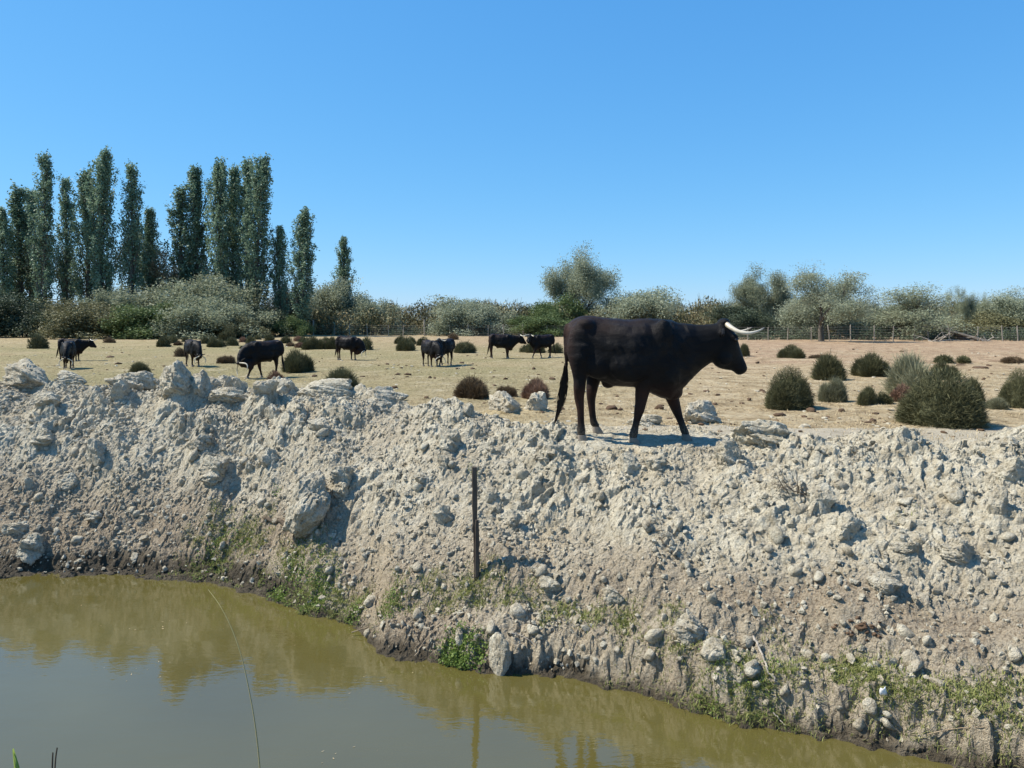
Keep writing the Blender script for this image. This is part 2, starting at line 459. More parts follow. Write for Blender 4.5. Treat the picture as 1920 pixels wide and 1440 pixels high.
    bw = np.exp(-((x - 1.5) / 0.95) ** 6 - ((y - 8.26) / 0.46) ** 6)
    plane = 0.815 - 0.085 * (x - 0.75) + 0.14 * (y - 8.25)
    zz = zz * (1 - bw) + (plane + 0.5 * rough + 0.25 * l3) * bw
    fld = sstep(1.0, 3.0, y - yc)
    zz = zz + fld * (0.05 * fbm(x * 0.25, y * 0.25, 3, 131) + 0.018 * fbm(x * 2.2, y * 2.2, 3, 141)) * (1 - sstep(120, 400, y))
    if not full: return zz
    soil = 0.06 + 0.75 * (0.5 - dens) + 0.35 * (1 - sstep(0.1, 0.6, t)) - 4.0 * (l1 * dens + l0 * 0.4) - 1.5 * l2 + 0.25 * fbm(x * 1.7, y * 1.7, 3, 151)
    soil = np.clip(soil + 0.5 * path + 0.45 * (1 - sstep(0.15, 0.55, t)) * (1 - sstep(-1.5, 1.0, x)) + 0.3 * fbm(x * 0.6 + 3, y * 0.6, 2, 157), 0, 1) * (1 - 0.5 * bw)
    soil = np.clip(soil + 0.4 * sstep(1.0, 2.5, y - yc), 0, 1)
    wl_ = WATER + 0.05 + 0.10 * (1 - sstep(-2.6, -1.4, x)) + 0.08 * fbm(x * 2, y * 2, 3, 161)
    wet = 1 - sstep(wl_ - 0.03, wl_ + 0.10, zz)
    off = (lump + slab) * bankness * calm * (1 - bw)
    return zz, soil, wet, off

def surf(x, y):
    """points on the visible skin of the bank: the lumps lean out along the slope"""
    z, _, _, off = terrain(x, y, True)
    return np.stack([x + 0.22 * off, y - 0.22 * off, z], 1)

def H(x, y):
    return float(terrain(np.array([x]), np.array([y]))[0])

_ds = np.concatenate([np.arange(3.5, 16, 0.07), np.geomspace(16, 160, 120)])
def ground_at(px, py):
    """the point of the ground seen at photo pixel (px, py)"""
    def hit(ds):
        X = (px - CX) / F_PX * ds; Zr = CAMZ - (py - HY) / F_PX * ds
        g = np.maximum(terrain(X, ds), WATER)
        k = np.nonzero(g >= Zr)[0]
        return (int(k[0]) if len(k) else len(ds) - 1), X, g
    i, X, g = hit(_ds)
    if i > 0:
        ds = np.linspace(_ds[i - 1], _ds[i], 14); i, X, g = hit(ds)
    else: ds = _ds
    return Vector((float(X[i]), float(ds[i]), float(g[i])))

def grid_faces(nr, nc):
    a = (np.arange(nr - 1)[:, None] * nc + np.arange(nc - 1)[None, :]).ravel()
    return np.stack([a, a + 1, a + nc + 1, a + nc], 1)

CLODS = [  # px, base y, width px, height px, squash, name, label
    (38, 728, 96, 46, 'clay_clod', 'large crumbly clod on the crest at the left edge'),
    (128, 726, 66, 28, 'clay_clod', 'smooth pale flat-topped clod on the crest left of the large clods'),
    (245, 735, 86, 40, 'clay_clod', 'broad pale clod on the crest left of the biggest clod'),
    (222, 757, 44, 44, 'clay_clod', 'steep clod leaning below the broad pale clod'),
    (292, 730, 28, 20, 'clay_clod', 'small clod wedged between the broad clod and the biggest clod'),
    (333, 750, 78, 62, 'clay_clod', 'biggest pale clod standing tall on the left crest'),
    (374, 742, 48, 42, 'clay_clod', 'clod pressed against the right side of the biggest clod'),
    (396, 728, 26, 24, 'clay_clod', 'small shaded clod at the right end of the biggest clod cluster'),
    (425, 755, 70, 24, 'clay_clod', 'low shaded clod right of the biggest clod cluster'),
    (495, 742, 54, 34, 'clay_clod', 'pale clod on the crest below the wide-horned bull'),
    (530, 732, 32, 22, 'clay_clod', 'small round clod right beside the rusty mound'),
    (608, 748, 96, 44, 'clay_clod', 'wide pale clod on the crest in front of the olive bush'),
    (716, 766, 74, 36, 'clay_clod', 'pale cracked clod on the crest left of the brown dome bush'),
    (748, 752, 30, 16, 'clay_clod', 'small grey clod at the right shoulder of the cracked clod'),
    (945, 776, 62, 42, 'clay_clod', 'whitish lumpy clod in front of the rusty mound'),
    (1008, 776, 44, 36, 'clay_clod', 'round whitish clod left of the tail of the big bull'),
    (1318, 800, 82, 42, 'clay_clod', 'pale clod behind the front hoof of the big bull'),
    (1210, 800, 60, 24, 'clay_clod', 'low pale clod between the legs of the big bull'),
    (1432, 838, 128, 44, 'clay_clod', 'long flat clod right of the shadow of the big bull'),
    (1366, 880, 58, 48, 'clay_clod', 'dark cracked clod at the crest edge below the shadow of the big bull'),
    (1902, 838, 42, 16, 'clay_clod', 'smooth flat pale clod on the crest at the right edge'),
    (1903, 905, 58, 48, 'clay_clod', 'jutting clod with a dark underside at the right edge'),
    (1872, 970, 36, 64, 'clay_clod', 'leaning slab of clay below the jutting clod at the right edge'),
    (580, 986, 86, 88, 'clay_boulder', 'big upright boulder of clay with a dark right face halfway down the bank'),
    (645, 925, 56, 48, 'clay_clod', 'rounded clod up the slope from the big upright boulder'),
    (836, 845, 46, 40, 'clay_clod', 'blocky clod with a shadowed right side above the wooden stake'),
    (874, 781, 30, 22, 'clay_clod', 'small dark clod below the brown dome bush on the crest'),
    (76, 838, 38, 24, 'clay_clod', 'angular clod alone on the left slope'),
    (85, 765, 46, 28, 'clay_clod', 'shaded clod below the smooth flat-topped clod'),
    (180, 870, 50, 44, 'clay_clod', 'blocky clod at the end of the pale slab on the left slope'),
    (130, 917, 36, 28, 'clay_clod', 'grey pyramid-shaped clod low on the left slope'),
    (52, 915, 22, 18, 'clay_clod', 'dark little clod left of the grey pyramid-shaped clod'),
    (177, 978, 34, 16, 'flat_stone', 'flat dark stone with a pale edge near the left mud'),
    (33, 1003, 46, 30, 'clay_clod', 'pale cracked clod above the mud at the left edge'),
    (55, 1050, 56, 44, 'clay_clod', 'rounded mossy clod standing in the dark mud at left'),
    (272, 1016, 20, 12, 'flat_stone', 'small pale stone lying above the mud'),
    (250, 1052, 18, 14, 'flat_stone', 'small light stone stuck in the mud edge'),
    (340, 808, 26, 26, 'clay_clod', 'grey knob of clay under the biggest clod'),
    (367, 845, 44, 28, 'clay_clod', 'pair-like grey clod below the grey knob'),
    (400, 900, 64, 46, 'clay_clod', 'smooth sloping clod in the middle of the left slope'),
    (502, 880, 36, 32, 'clay_clod', 'clod with a dark right face above the big upright boulder'),
    (470, 890, 24, 30, 'clay_clod', 'narrow pale clod left of the clod with a dark right face'),
    (510, 790, 30, 34, 'clay_clod', 'dark stacked clod on the ridge below the wide-horned bull'),
    (595, 812, 44, 28, 'clay_clod', 'clod sunk in the slope below the wide crest clod'),
    (790, 905, 30, 20, 'clay_clod', 'low clod upslope left of the stake'),
    (832, 880, 22, 34, 'clay_clod', 'upright dark sliver of clay left of the stake top'),
    (918, 945, 34, 34, 'clay_clod', 'grey clod right behind the stake'),
    (828, 985, 36, 34, 'clay_clod', 'clod with a black hollow left of the stake'),
    (962, 990, 26, 30, 'clay_clod', 'clod with a rounded dark side right of the stake'),
    (1035, 860, 40, 26, 'clay_clod', 'grey clod on the slope below the hind hooves of the big bull'),
    (1180, 890, 50, 44, 'clay_clod', 'dark hollowed clod below the front hoof of the big bull'),
    (1230, 880, 36, 26, 'clay_clod', 'clod right of the dark hollowed clod'),
    (1465, 940, 60, 34, 'clay_clod', 'ridge-like clod below the dry twig tuft'),
    (1545, 960, 50, 60, 'clay_clod', 'tall broken clod on the slope right of the dry twig tuft'),
    (1590, 1005, 54, 40, 'clay_clod', 'ochre clod below the tall broken clod'),
    (1660, 1110, 60, 34, 'clay_clod', 'rounded pale clod on the lower right slope'),
    (1700, 1045, 56, 30, 'clay_clod', 'overhanging crust with a dark crack on the right slope'),
    (1800, 1055, 70, 36, 'clay_clod', 'layered crust of clay near the right edge of the slope'),
    (1300, 1200, 60, 44, 'clay_clod', 'pale clod above the grass on the lower bank'),
    (1345, 1235, 52, 40, 'clay_clod', 'pale crumbly clod beside the bleached branch'),
    (935, 1262, 50, 60, 'clay_boulder', 'dark upright block of clay standing at the water edge'),
    (862, 1210, 24, 34, 'clay_clod', 'narrow dark clod above the weed clump at the water'),
    (1005, 1075, 20, 12, 'clay_clod', 'dark little clod lying in the shadow line of the stake'),
    (1030, 1110, 44, 26, 'clay_clod', 'rounded clod below the tip of the stake shadow'),
    (1150, 1130, 40, 30, 'clay_clod', 'clod with a shaded right side above the lower grass tufts'),
]
_cl = [(ground_at(c[0], c[1]), c) for c in CLODS]
for g, c in _cl:
    if c[4] == 'clay_boulder': continue
    SKIRTS.append((g.x, g.y + c[2] / F_PX * g.y * 0.2, c[2] / F_PX * g.y * 0.60, c[3] / F_PX * g.y * 0.30))

Y_END = 14.6
def build_bank():
    xs = np.concatenate([-np.geomspace(40, 12.0, 50)[:-1], np.arange(-12.0, -7.9, 0.035), np.arange(-7.9, 5.7, 0.0135), np.arange(5.7, 8.5, 0.035), np.geomspace(8.5, 40, 60)])
    rows = []
    for v in np.linspace(0, 1, 9)[:-1]: rows.append(('u', v))
    for v in np.linspace(0, 1, 330)[:-1]: rows.append(('s', v))
    for v in np.linspace(0, 1, 60): rows.append(('b', v ** 1.3))
    yw = Yw0(xs); yc = Yc0(xs)
    Y = np.zeros((len(rows), len(xs)))
    for i, (k, v) in enumerate(rows):
        if k == 'u': Y[i] = (yw - 1.0) + v * 0.75
        elif k == 's': Y[i] = (yw - 0.25) + v * (np.minimum(yc + 1.1, Y_END - 0.4) - yw + 0.25)
        else: Y[i] = np.minimum(yc + 1.1, Y_END - 0.4) * (1 - v) + Y_END * v
    X = np.broadcast_to(xs, Y.shape)
    z, soil, wet, off = terrain(X.ravel(), Y.ravel(), True)
    xr, yr = X.ravel(), Y.ravel()
    jx = 0.020 * fbm(xr * 11, yr * 11, 3, 171); jy = 0.028 * fbm(xr * 11 + 40, yr * 11, 3, 181)
    on = (z > WATER + 0.03) & (yr < Y_END - 1)
    V = np.stack([xr + jx * on + 0.22 * off, yr + jy * on - 0.22 * off, z], 1)
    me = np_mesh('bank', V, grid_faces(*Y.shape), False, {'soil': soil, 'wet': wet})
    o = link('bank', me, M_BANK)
    tag(o, 'pale clay bank of dumped lumpy soil sloping down to the water', kind='structure')
build_bank()

def build_field():
    ys = np.concatenate([np.arange(Y_END - 0.08, 40, 0.14), np.geomspace(40, 140, 160)[1:], np.geomspace(140, 9000, 60)[1:]])
    us = np.concatenate([-np.geomspace(3.0, 0.85, 30)[:-1], np.linspace(-0.85, 0.85, 420), np.geomspace(0.85, 3.0, 30)[1:]])
    X = us[None, :] * ys[:, None]; Y = np.broadcast_to(ys[:, None], X.shape)
    yr = Y.ravel(); xr = X.ravel()
    z = np.zeros(len(xr)); nr_ = yr < 18.05
    z[nr_] = terrain(xr[nr_], yr[nr_]); z[~nr_] = terrain(xr[~nr_], yr[~nr_])
    z = z + (1 - sstep(120, 400, yr)) * (0.02 * fbm(xr * 1.1, yr * 1.1, 3, 191) + 0.012 * lumps(xr, yr, 0.5, 195, 0.4))
    # old wheel ruts and ploughed ridges on the far right
    right = sstep(3, 12, xr) * sstep(30, 40, yr) * (1 - sstep(75, 90, yr))
    z = z + right * 0.05 * np.sin(yr * 1.15 + 0.8 * fbm(xr * 0.05, yr * 0.05, 2, 7))
    z = np.where(yr < Y_END, z - 0.015, z)
    green = (1 - sstep(-0.05, 0.25, xr / yr)) * (0.35 + 0.65 * sstep(15, 26, yr)) * (1 - sstep(55, 80, yr) * 0.6)
    red = np.clip(sstep(0.12, 0.32, xr / yr) * sstep(26, 42, yr) * (0.75 + 0.8 * fbm(xr * 0.1, yr * 0.35, 3, 205)) + 0.5 * sstep(45, 70, yr) * sstep(-0.3, 0.0, xr / yr), 0, 1)
    far = sstep(110, 150, yr)
    me = np_mesh('field', np.stack([xr, yr, z], 1), grid_faces(*X.shape), True, {'green': np.clip(green + far, 0, 1), 'red': red * (1 - far)})
    o = link('field', me, M_FIELD)
    tag(o, 'flat dry pasture of cropped straw coloured grass', kind='structure')
build_field()

# the near shore below the camera and the water between
def build_near_shore():
    xs = np.linspace(-40, 40, 320); ys = np.linspace(-12, 3.0, 90)
    X, Y = np.meshgrid(xs, ys)
    z = -1.1 + 1.5 * sstep(2.6, 0.4, Y) if False else -1.1 + 1.5 * (1 - sstep(0.4, 2.7, Y))
    z = z + 0.06 * fbm(X * 1.5, Y * 1.5, 4, 211)
    me = np_mesh('near_shore', np.stack([X.ravel(), Y.ravel(), z.ravel()], 1), grid_faces(*X.shape), True,
                 {'soil': np.full(X.size, 0.8), 'wet': (1 - sstep(WATER, WATER + 0.2, z)).ravel()})
    tag(link('near_shore', me, M_BANK), kind='structure')
build_near_shore()
wv = np.array([(-60, -2, WATER), (16, -2, WATER), (16, 12, WATER), (-60, 12, WATER)])
tag(link('pond', np_mesh('pond', wv, np.array([[0, 1, 2, 3]])), M_WATER), 'murky olive green still water', kind='structure')

# ------------------------------------------------------------------ vegetation tools
def rand_unit(n, r):
    v = r.normal(size=(n, 3)); return v / np.linalg.norm(v, axis=1, keepdims=True)

def leaf_quads(P, size, r, up=0.0, aspect=0.6):
    n = len(P)
    a = rand_unit(n, r); a[:, 2] += up; a /= np.linalg.norm(a, axis=1, keepdims=True)
    b = np.cross(a, rand_unit(n, r)); b /= np.linalg.norm(b, axis=1, keepdims=True) + 1e-9
    s = (size * r.uniform(0.55, 1.3, n))[:, None]
    V = np.stack([P - a * s, P + b * s * aspect, P + a * s, P - b * s * aspect], 1).reshape(-1, 3)
    F = np.arange(n * 4).reshape(n, 4)
    return V, F

def tubes(segs, sides=5):
    """segs: list of (p0, p1, r0, r1)"""
    p0 = np.array([s[0] for s in segs], float); p1 = np.array([s[1] for s in segs], float)
    r0 = np.array([s[2] for s in segs], float); r1 = np.array([s[3] for s in segs], float)
    d = p1 - p0; L = np.linalg.norm(d, axis=1, keepdims=True) + 1e-9; d = d / L
    p1 = p1 + d * r1[:, None] * 0.5
    ref = np.where(np.abs(d[:, 2:3]) > 0.9, np.array([[1.0, 0, 0]]), np.array([[0, 0, 1.0]]))
    a = np.cross(d, ref); a /= np.linalg.norm(a, axis=1, keepdims=True); b = np.cross(d, a)
    ang = np.arange(sides) * 2 * math.pi / sides
    ring = a[:, None, :] * np.cos(ang)[None, :, None] + b[:, None, :] * np.sin(ang)[None, :, None]
    V = np.concatenate([p0[:, None, :] + ring * r0[:, None, None], p1[:, None, :] + ring * r1[:, None, None]], 1)
    n = len(segs); base = np.arange(n)[:, None] * 2 * sides; k = np.arange(sides)[None, :]; k2 = (k + 1) % sides
    F = np.stack([base + k, base + k2, base + sides + k2, base + sides + k], 2).reshape(-1, 4)
    return V.reshape(-1, 3), F

def polyline_tube(pts, radii, sides=6):
    segs = [(pts[i], pts[i + 1], radii[i], radii[i + 1]) for i in range(len(pts) - 1)]
    return tubes(segs, sides)

def grow(r, p, d, L, rad, depth, segs, tips, spread=0.7, up=0.15, nseg=3, kids=(2, 4), shrink=0.72, wob=0.25):
    p = np.array(p, float); d = np.array(d, float); d /= np.linalg.norm(d)
    joints = []
    for i in range(nseg):
        d2 = d + r.normal(size=3) * wob * (0.35 if depth >= 4 else 1.0) + np.array([0, 0, up]); d2 /= np.linalg.norm(d2)
        q = p + d2 * L / nseg
        r0 = rad * (1 - 0.35 * i / nseg); r1 = rad * (1 - 0.35 * (i + 1) / nseg)
        segs.append((p, q, r0, r1)); p = q; d = d2; joints.append((q, d2, r1))
        if depth <= 1: tips.append((q, d2, depth))
    if depth > 0:
        for k in range(int(r.integers(kids[0], kids[1] + 1))):
            q, dd, rr = joints[-1] if k < 2 else joints[int(r.integers(0, nseg))]
            nd = dd + r.normal(size=3) * spread + np.array([0, 0, up]); nd /= np.linalg.norm(nd)
            grow(r, q, nd, L * shrink * r.uniform(0.75, 1.2), rr * 0.68, depth - 1, segs, tips, spread, up, nseg, kids, shrink, wob)

def tip_leaves(tips, r, n_per, sigma, keep=1.0):
    P = []
    for q, d, dep in tips:
        if r.uniform() > keep: continue
        k = int(n_per * r.uniform(0.5, 1.5))
        P.append(q + np.clip(r.normal(size=(k, 3)), -1.5, 1.5) * sigma)
    return np.concatenate(P) if P else np.zeros((0, 3))

def clump_tone(P, r, scale):
    """colour variation of leaf clumps: young pale sprays among older dark ones"""
    t = 0.5 + 0.9 * perlin(P[:, 0] / scale + P[:, 2] * 0.7 / scale, P[:, 1] / scale + P[:, 2] * 0.9 / scale, 3) + r.normal(size=len(P)) * 0.22
    return np.clip(t, 0, 1)

def leaf_mesh(name, P, size, r, tone_scale=1.0, up=0.0, aspect=0.6):
    V, F = leaf_quads(P, size, r, up, aspect)
    return np_mesh(name, V, F, False, {'tone': np.repeat(clump_tone(P, r, tone_scale), 4)})

# poplar: unit height 20 m
def poplar_template(seed, h=20.0, wide=0.075, nb=95, n_leaf=38, low=0.05):
    r = np.random.default_rng(seed)
    segs = []; P = []
    bend = r.normal(size=2) * 0.25
    def trunk(t): return np.array([bend[0] * math.sin(t * 3), bend[1] * math.sin(t * 2.3 + 1), t * h])
    rt = 0.016 * h
    for i in range(14):
        a, b = i / 14 * 0.97, (i + 1) / 14 * 0.97
        segs.append((trunk(a), trunk(b), rt * (1 - a) + 0.02, rt * (1 - b) + 0.02))
    for k in range(nb):
        t = low + (0.93 - low) * ((k + r.uniform()) / nb) ** 0.95
        az = k * 2.39996 + r.normal() * 0.35
        rr = wide * h * float(np.interp(t, [0, .12, .35, .6, .8, 1.0], [.55, .85, 1.0, .80, .42, .07])) * r.uniform(0.35, 1.15)
        if r.uniform() < 0.12: rr *= 1.3
        L = min(rr * r.uniform(2.0, 3.2) + 0.5, (1.0 - t) * h * 0.98 + 0.25)
        base = trunk(t); p = base.copy(); n = 5
        out = np.array([math.cos(az), math.sin(az), 0.0])
        last = p
        for j in range(n):
            f = (j + 1) / n
            q = base + out * rr * (f ** 0.7) + np.array([0, 0, L * f]) + r.normal(size=3) * 0.06
            if q[2] > h: break
            segs.append((last, q, 0.045 * (1 - j / n) + 0.005, 0.045 * (1 - f) + 0.005))
            if f > 0.25 and r.uniform() < 0.80:
                m = int(n_leaf * r.uniform(0.4, 1.4))
                P.append(q + r.normal(size=(m, 3)) * np.array([0.17, 0.17, 0.30]))
            last = q
    P = np.concatenate(P)
    tv, tf = tubes(segs, 5)
    return np_mesh('poplar_trunk', tv, tf, True), leaf_mesh('poplar_crown', P, 0.135, r, 1.1, 0.2, 0.62)

def tree(name, tm, cm, bark, leaf, loc, sc, rz, label, cat, group=None):
    e = link(name, None, None, None, loc, rz, sc)
    link('trunk', tm, bark, e); link('crown', cm, leaf, e)
    tag(e, label, cat, group)
    return e

EXT = {}
def bushy_tree(seed, h, depth=4, trunk=0.25, spread=0.75, up=0.12, stems=1, leaf_n=26, sigma=0.28, leaf=0.15, keep=1.0, lean=(0, 0), rad=None, kids=(2, 4), tone=1.0, bare_top=0):
    r = np.random.default_rng(seed); segs = []; tips = []
    for s in range(stems):
        d = np.array([lean[0], lean[1], 1.0]) + (r.normal(size=3) * np.array([0.55, 0.55, 0.1]) if stems > 1 else r.normal(size=3) * 0.05)
        p0 = np.array([0, 0, -0.25]) + (r.normal(size=3) * np.array([0.25, 0.25, 0]) if stems > 1 else 0)
        grow(r, p0, d, h * trunk * 1.15, (rad or h * 0.028), depth, segs, tips, spread, up, 3, kids, 0.74, 0.16)
    zmax = max(t[0][2] for t in tips); f = h / zmax
    segs = [(a * f, b * f, c, e) for a, b, c, e in segs]; tips = [(q * f, d, k) for q, d, k in tips]
    segs = [s for s in segs]
    P = tip_leaves(tips, r, leaf_n, sigma, keep)
    P = P[P[:, 2] > 0.05]
    tv, tf = tubes(segs, 5)
    if bare_top: P = P[(P[:, 2] < bare_top * h) | (r.uniform(size=len(P)) < 0.12)]
    EXT[seed] = (P[::5], np.percentile(P[:, 2], 99.3) if not bare_top else h)
    cm = leaf_mesh('crown', P, leaf, r, tone, 0.0, 0.6); cm['seed'] = seed
    return np_mesh('trunk', tv, tf, True), cm

def at(px, d, z=0.0):
    return Vector(((px - CX) / F_PX * d, d, z))

# ------------------------------------------------------------------ poplars
pop = [poplar_template(11, wide=0.088, nb=125), poplar_template(12, wide=0.080, nb=115), poplar_template(13, wide=0.095, nb=135), poplar_template(14, wide=0.078, nb=95, n_leaf=30), poplar_template(15, wide=0.090, nb=110, n_leaf=36), poplar_template(16, wide=0.084, nb=120)]
POPL = [  # px, top y, distance, template, width factor, label
    (4, 385, 101, 1, 1.0, 'dark poplar cut off by the left edge of the picture'),
    (30, 347, 104, 3, 1.5, 'broad thin-leaved poplar nearest the left edge of the picture'),
    (60, 352, 110, 3, 1.25, 'grey hazy poplar just left of the first tall poplar'),
    (88, 285, 100, 0, 1.05, 'tall poplar with a narrow notched top, first tall one from the left'),
    (122, 330, 106, 3, 0.9, 'slender pale poplar between two tall poplars of the left clump'),
    (160, 316, 102, 1, 1.1, 'poplar with a shaggy top just left of the tallest poplar'),
    (200, 278, 100, 2, 1.0, 'tallest poplar of the left clump'),
    (249, 304, 101, 0, 1.0, 'pointed poplar just right of the tallest poplar'),
    (281, 386, 103, 1, 1.0, 'short poplar closing the left clump on its right side'),
    (338, 346, 103, 3, 1.15, 'ragged poplar with drooping left side, first of the second clump'),
    (366, 306, 104, 1, 1.05, 'light green poplar, second from the left in the second clump'),
    (412, 297, 100, 2, 1.0, 'dark poplar left of the merged trio in the second clump'),
    (440, 306, 103, 1, 0.95, 'poplar wedged in the middle of the dark second clump'),
    (465, 293, 101, 0, 1.0, 'tall poplar beside the tallest of the second clump'),
    (494, 290, 99, 2, 0.95, 'tallest and darkest poplar at the right of the second clump'),
    (528, 421, 100, 1, 1.1, 'low poplar leaning on the right side of the second clump'),
    (572, 387, 97, 0, 1.15, 'lone dark poplar standing clear between the clumps and the fence'),
    (642, 441, 112, 1, 1.15, 'short slim poplar rising behind the silvery bush'),
]
for i, (px, ty, d, k, wf, lab) in enumerate(POPL):
    hgt = (HY - ty) / F_PX * d + CAMZ
    p = at(px, d, 0)
    s = hgt / 20.2
    w = min(s, 1.0) * wf * 1.10
    if k < 3 and i % 2: k += 3
    tree('poplar_tree', pop[k][0], pop[k][1], M_BARK, M_POPLAR, p, (w, w, s), i * 1.7, lab, 'tree', 'poplars')

# ------------------------------------------------------------------ other trees and bushes beyond the fence
T_WIL2 = bushy_tree(29, 8.0, 4, 0.20, 0.85, 0.08, 2, 60, 0.38, 0.060, 1.0, rad=0.16, kids=(3, 4), tone=1.2)
T_WIL = bushy_tree(21, 8.0, 4, 0.20, 0.62, 0.10, 3, 70, 0.36, 0.060, 1.0, rad=0.16, tone=1.2)
T_ROUND = bushy_tree(22, 3.6, 3, 0.30, 0.8, 0.10, 6, 70, 0.30, 0.062, 1.0, rad=0.05, tone=0.6)
T_ROUND2 = bushy_tree(23, 3.6, 3, 0.28, 0.9, 0.06, 7, 60, 0.32, 0.06, 0.95, rad=0.05, tone=0.7)
T_SPARSE = bushy_tree(24, 7.0, 4, 0.22, 0.6, 0.10, 2, 22, 0.28, 0.075, 0.85, rad=0.17, tone=1.0)
T_OAK = bushy_tree(25, 7.5, 4, 0.22, 0.72, 0.12, 1, 80, 0.32, 0.048, 0.92, rad=0.20, kids=(3, 4), tone=1.0, bare_top=0.86)
T_BARE = bushy_tree(26, 6.0, 4, 0.24, 0.65, 0.10, 3, 4, 0.22, 0.08, 0.6, rad=0.10, tone=1.0)
T_LEAN = bushy_tree(27, 6.0, 4, 0.28, 0.75, 0.05, 2, 50, 0.34, 0.050, 0.85, lean=(-1.0, 0.0), rad=0.20, tone=1.0)

def bush(px, base_d, top_y, width_px, T, leaf, label, name='bush', cat='bush', rz=None, group=None, h0=3.6, w0=3.9, bark=M_BARK):
    hgt = CAMZ + (HY - top_y) / F_PX * base_d
    wd = width_px / F_PX * base_d
    tm, cm = T
    Q, h0 = EXT[cm['seed']]
    a = rz if rz is not None else px * 0.37
    lo, hi = np.percentile(Q[:, 0] * math.cos(a) - Q[:, 1] * math.sin(a), (3, 97)); w0 = hi - lo
    key = cm.name + leaf.name
    c2 = _crowns.get(key)
    if c2 is None:
        c2 = cm.copy(); c2.materials.clear(); _crowns[key] = c2
    return tree(name, tm, c2, bark, leaf, at(px, base_d, 0) - Vector(((lo + hi) / 2 * wd / w0, 0, 0)), (wd / w0, wd / w0, hgt / h0), rz if rz is not None else px * 0.37, label, cat, group)
_crowns = {}

B = 'bushes along the far edge of the field'
bush(40, 92, 560, 150, T_ROUND, M_DARK, 'very dark bush at the left edge below the poplars', group=B)
bush(95, 90, 578, 110, T_ROUND2, M_DARK, 'low dark bush below the first tall poplar', group=B)
bush(75, 106, 440, 100, T_SPARSE, M_GREY, 'grey leafless looking tree among the left poplars', 'grey_tree', 'tree', h0=7.0, w0=6.0)
bush(245, 108, 420, 90, T_SPARSE, M_DARK, 'dark scrubby tree behind the right end of the left clump of poplars', 'scrub_tree', 'tree', h0=7.0, w0=6.0)
bush(185, 88, 568, 130, T_ROUND2, M_OLIVE, 'brownish green bush at the left foot of the big grey thicket', group=B)
bush(225, 93, 545, 120, T_ROUND, M_GREY, 'pale grey bush left of the big rounded bush', group=B)
bush(350, 94, 520, 210, T_ROUND2, M_GREY, 'big rounded grey green bush in front of the gap between the poplars', group=B)
bush(290, 87, 572, 150, T_ROUND, M_GREEN, 'low green bush below the big rounded grey bush', group=B)
bush(405, 88, 560, 130, T_ROUND2, M_GREY, 'grey bush with bare twigs below the second clump of poplars', group=B)
bush(345, 104, 470, 110, T_SPARSE, M_TAN, 'brownish twiggy tree filling the gap between the poplar clumps', 'twiggy_tree', 'tree', h0=7.0, w0=6.0)
bush(440, 86, 598, 90, T_ROUND, M_OLIVE, 'low olive bush below the merged poplar trio', group=B)
bush(490, 95, 575, 90, T_ROUND2, M_DARK, 'dark bush at the foot of the tallest second-clump poplar', group=B)
bush(540, 95, 596, 70, T_ROUND, M_GREEN, 'small green bush left of the tall white fence post', group=B)
bush(545, 106, 540, 60, T_ROUND2, M_TAN, 'straw coloured bush between the lone poplar and its clump', group=B)
bush(632, 112, 532, 120, T_ROUND2, M_SILVER, 'silvery bush at the foot of the short slim poplar', group=B)
bush(690, 110, 562, 100, T_ROUND, M_SILVER, 'silvery bush to the right of the short slim poplar', group=B)
bush(880, 104, 562, 110, T_ROUND2, M_SILVER, 'whitish flowering bush behind the fence in mid picture', group=B)
bush(1088, 112, 477, 108, T_WIL2, M_SILVER, 'tall grey green willow rising over the rump of the big bull', 'willow_tree', 'tree', rz=2.1, h0=8.0, w0=7.5)
bush(1050, 108, 560, 100, T_ROUND, M_GREEN, 'green bush at the foot of the tall willow', group=B)
bush(1195, 106, 546, 110, T_ROUND2, M_SILVER, 'round silvery bush above the back of the big bull', group=B)
bush(1020, 100, 592, 110, T_ROUND, M_GREEN, 'low green bush left of the big bull behind the standing pair', group=B)
bush(1425, 98, 508, 95, T_WIL2, M_GREY, 'grey airy tree above the horns of the big bull', 'grey_tree', 'tree', h0=8.0, w0=7.5)
bush(1390, 96, 575, 90, T_ROUND2, M_DARK, 'dark bush behind the horns of the big bull', group=B)
bush(1480, 98, 560, 80, T_ROUND, M_SILVER, 'pale bush between the airy tree and the tree with a dark trunk', group=B)
bush(1700, 95, 572, 120, T_ROUND2, M_GREY, 'grey green bush behind the leaning tree', group=B)
bush(1635, 96, 575, 100, T_ROUND, M_DARK, 'dark green bush right of the tree with a dark trunk', group=B)
bush(1815, 90, 543, 80, T_WIL, M_GREY, 'grey green tree right of the leaning tree', 'grey_tree', 'tree', h0=8.0, w0=7.5)
bush(1905, 88, 550, 110, T_WIL2, M_SILVER, 'silvery tree cut off by the right edge of the picture', 'silver_tree', 'tree', h0=8.0, w0=7.5)
bush(1860, 86, 590, 120, T_ROUND, M_OLIVE, 'low olive bush by the fence near the right edge', group=B)
bush(1548, 82, 545, 125, T_ROUND2, M_SILVER, 'pale bush filling the space behind the tree with a dark trunk', group=B)
# the tree with a visible dark trunk and a bare top, and the leaning tree
bush(1540, 74, 494, 125, T_OAK, M_SILVER, 'spreading pale tree with a dark trunk and bare twigs at its top', 'pale_tree', 'tree', rz=0.4, h0=7.5, w0=7.4)
bush(1750, 76, 536, 140, T_LEAN, M_GREY, 'leaning grey green tree arching over the fence', 'leaning_tree', 'tree', rz=0.0, h0=6.0, w0=8.0)

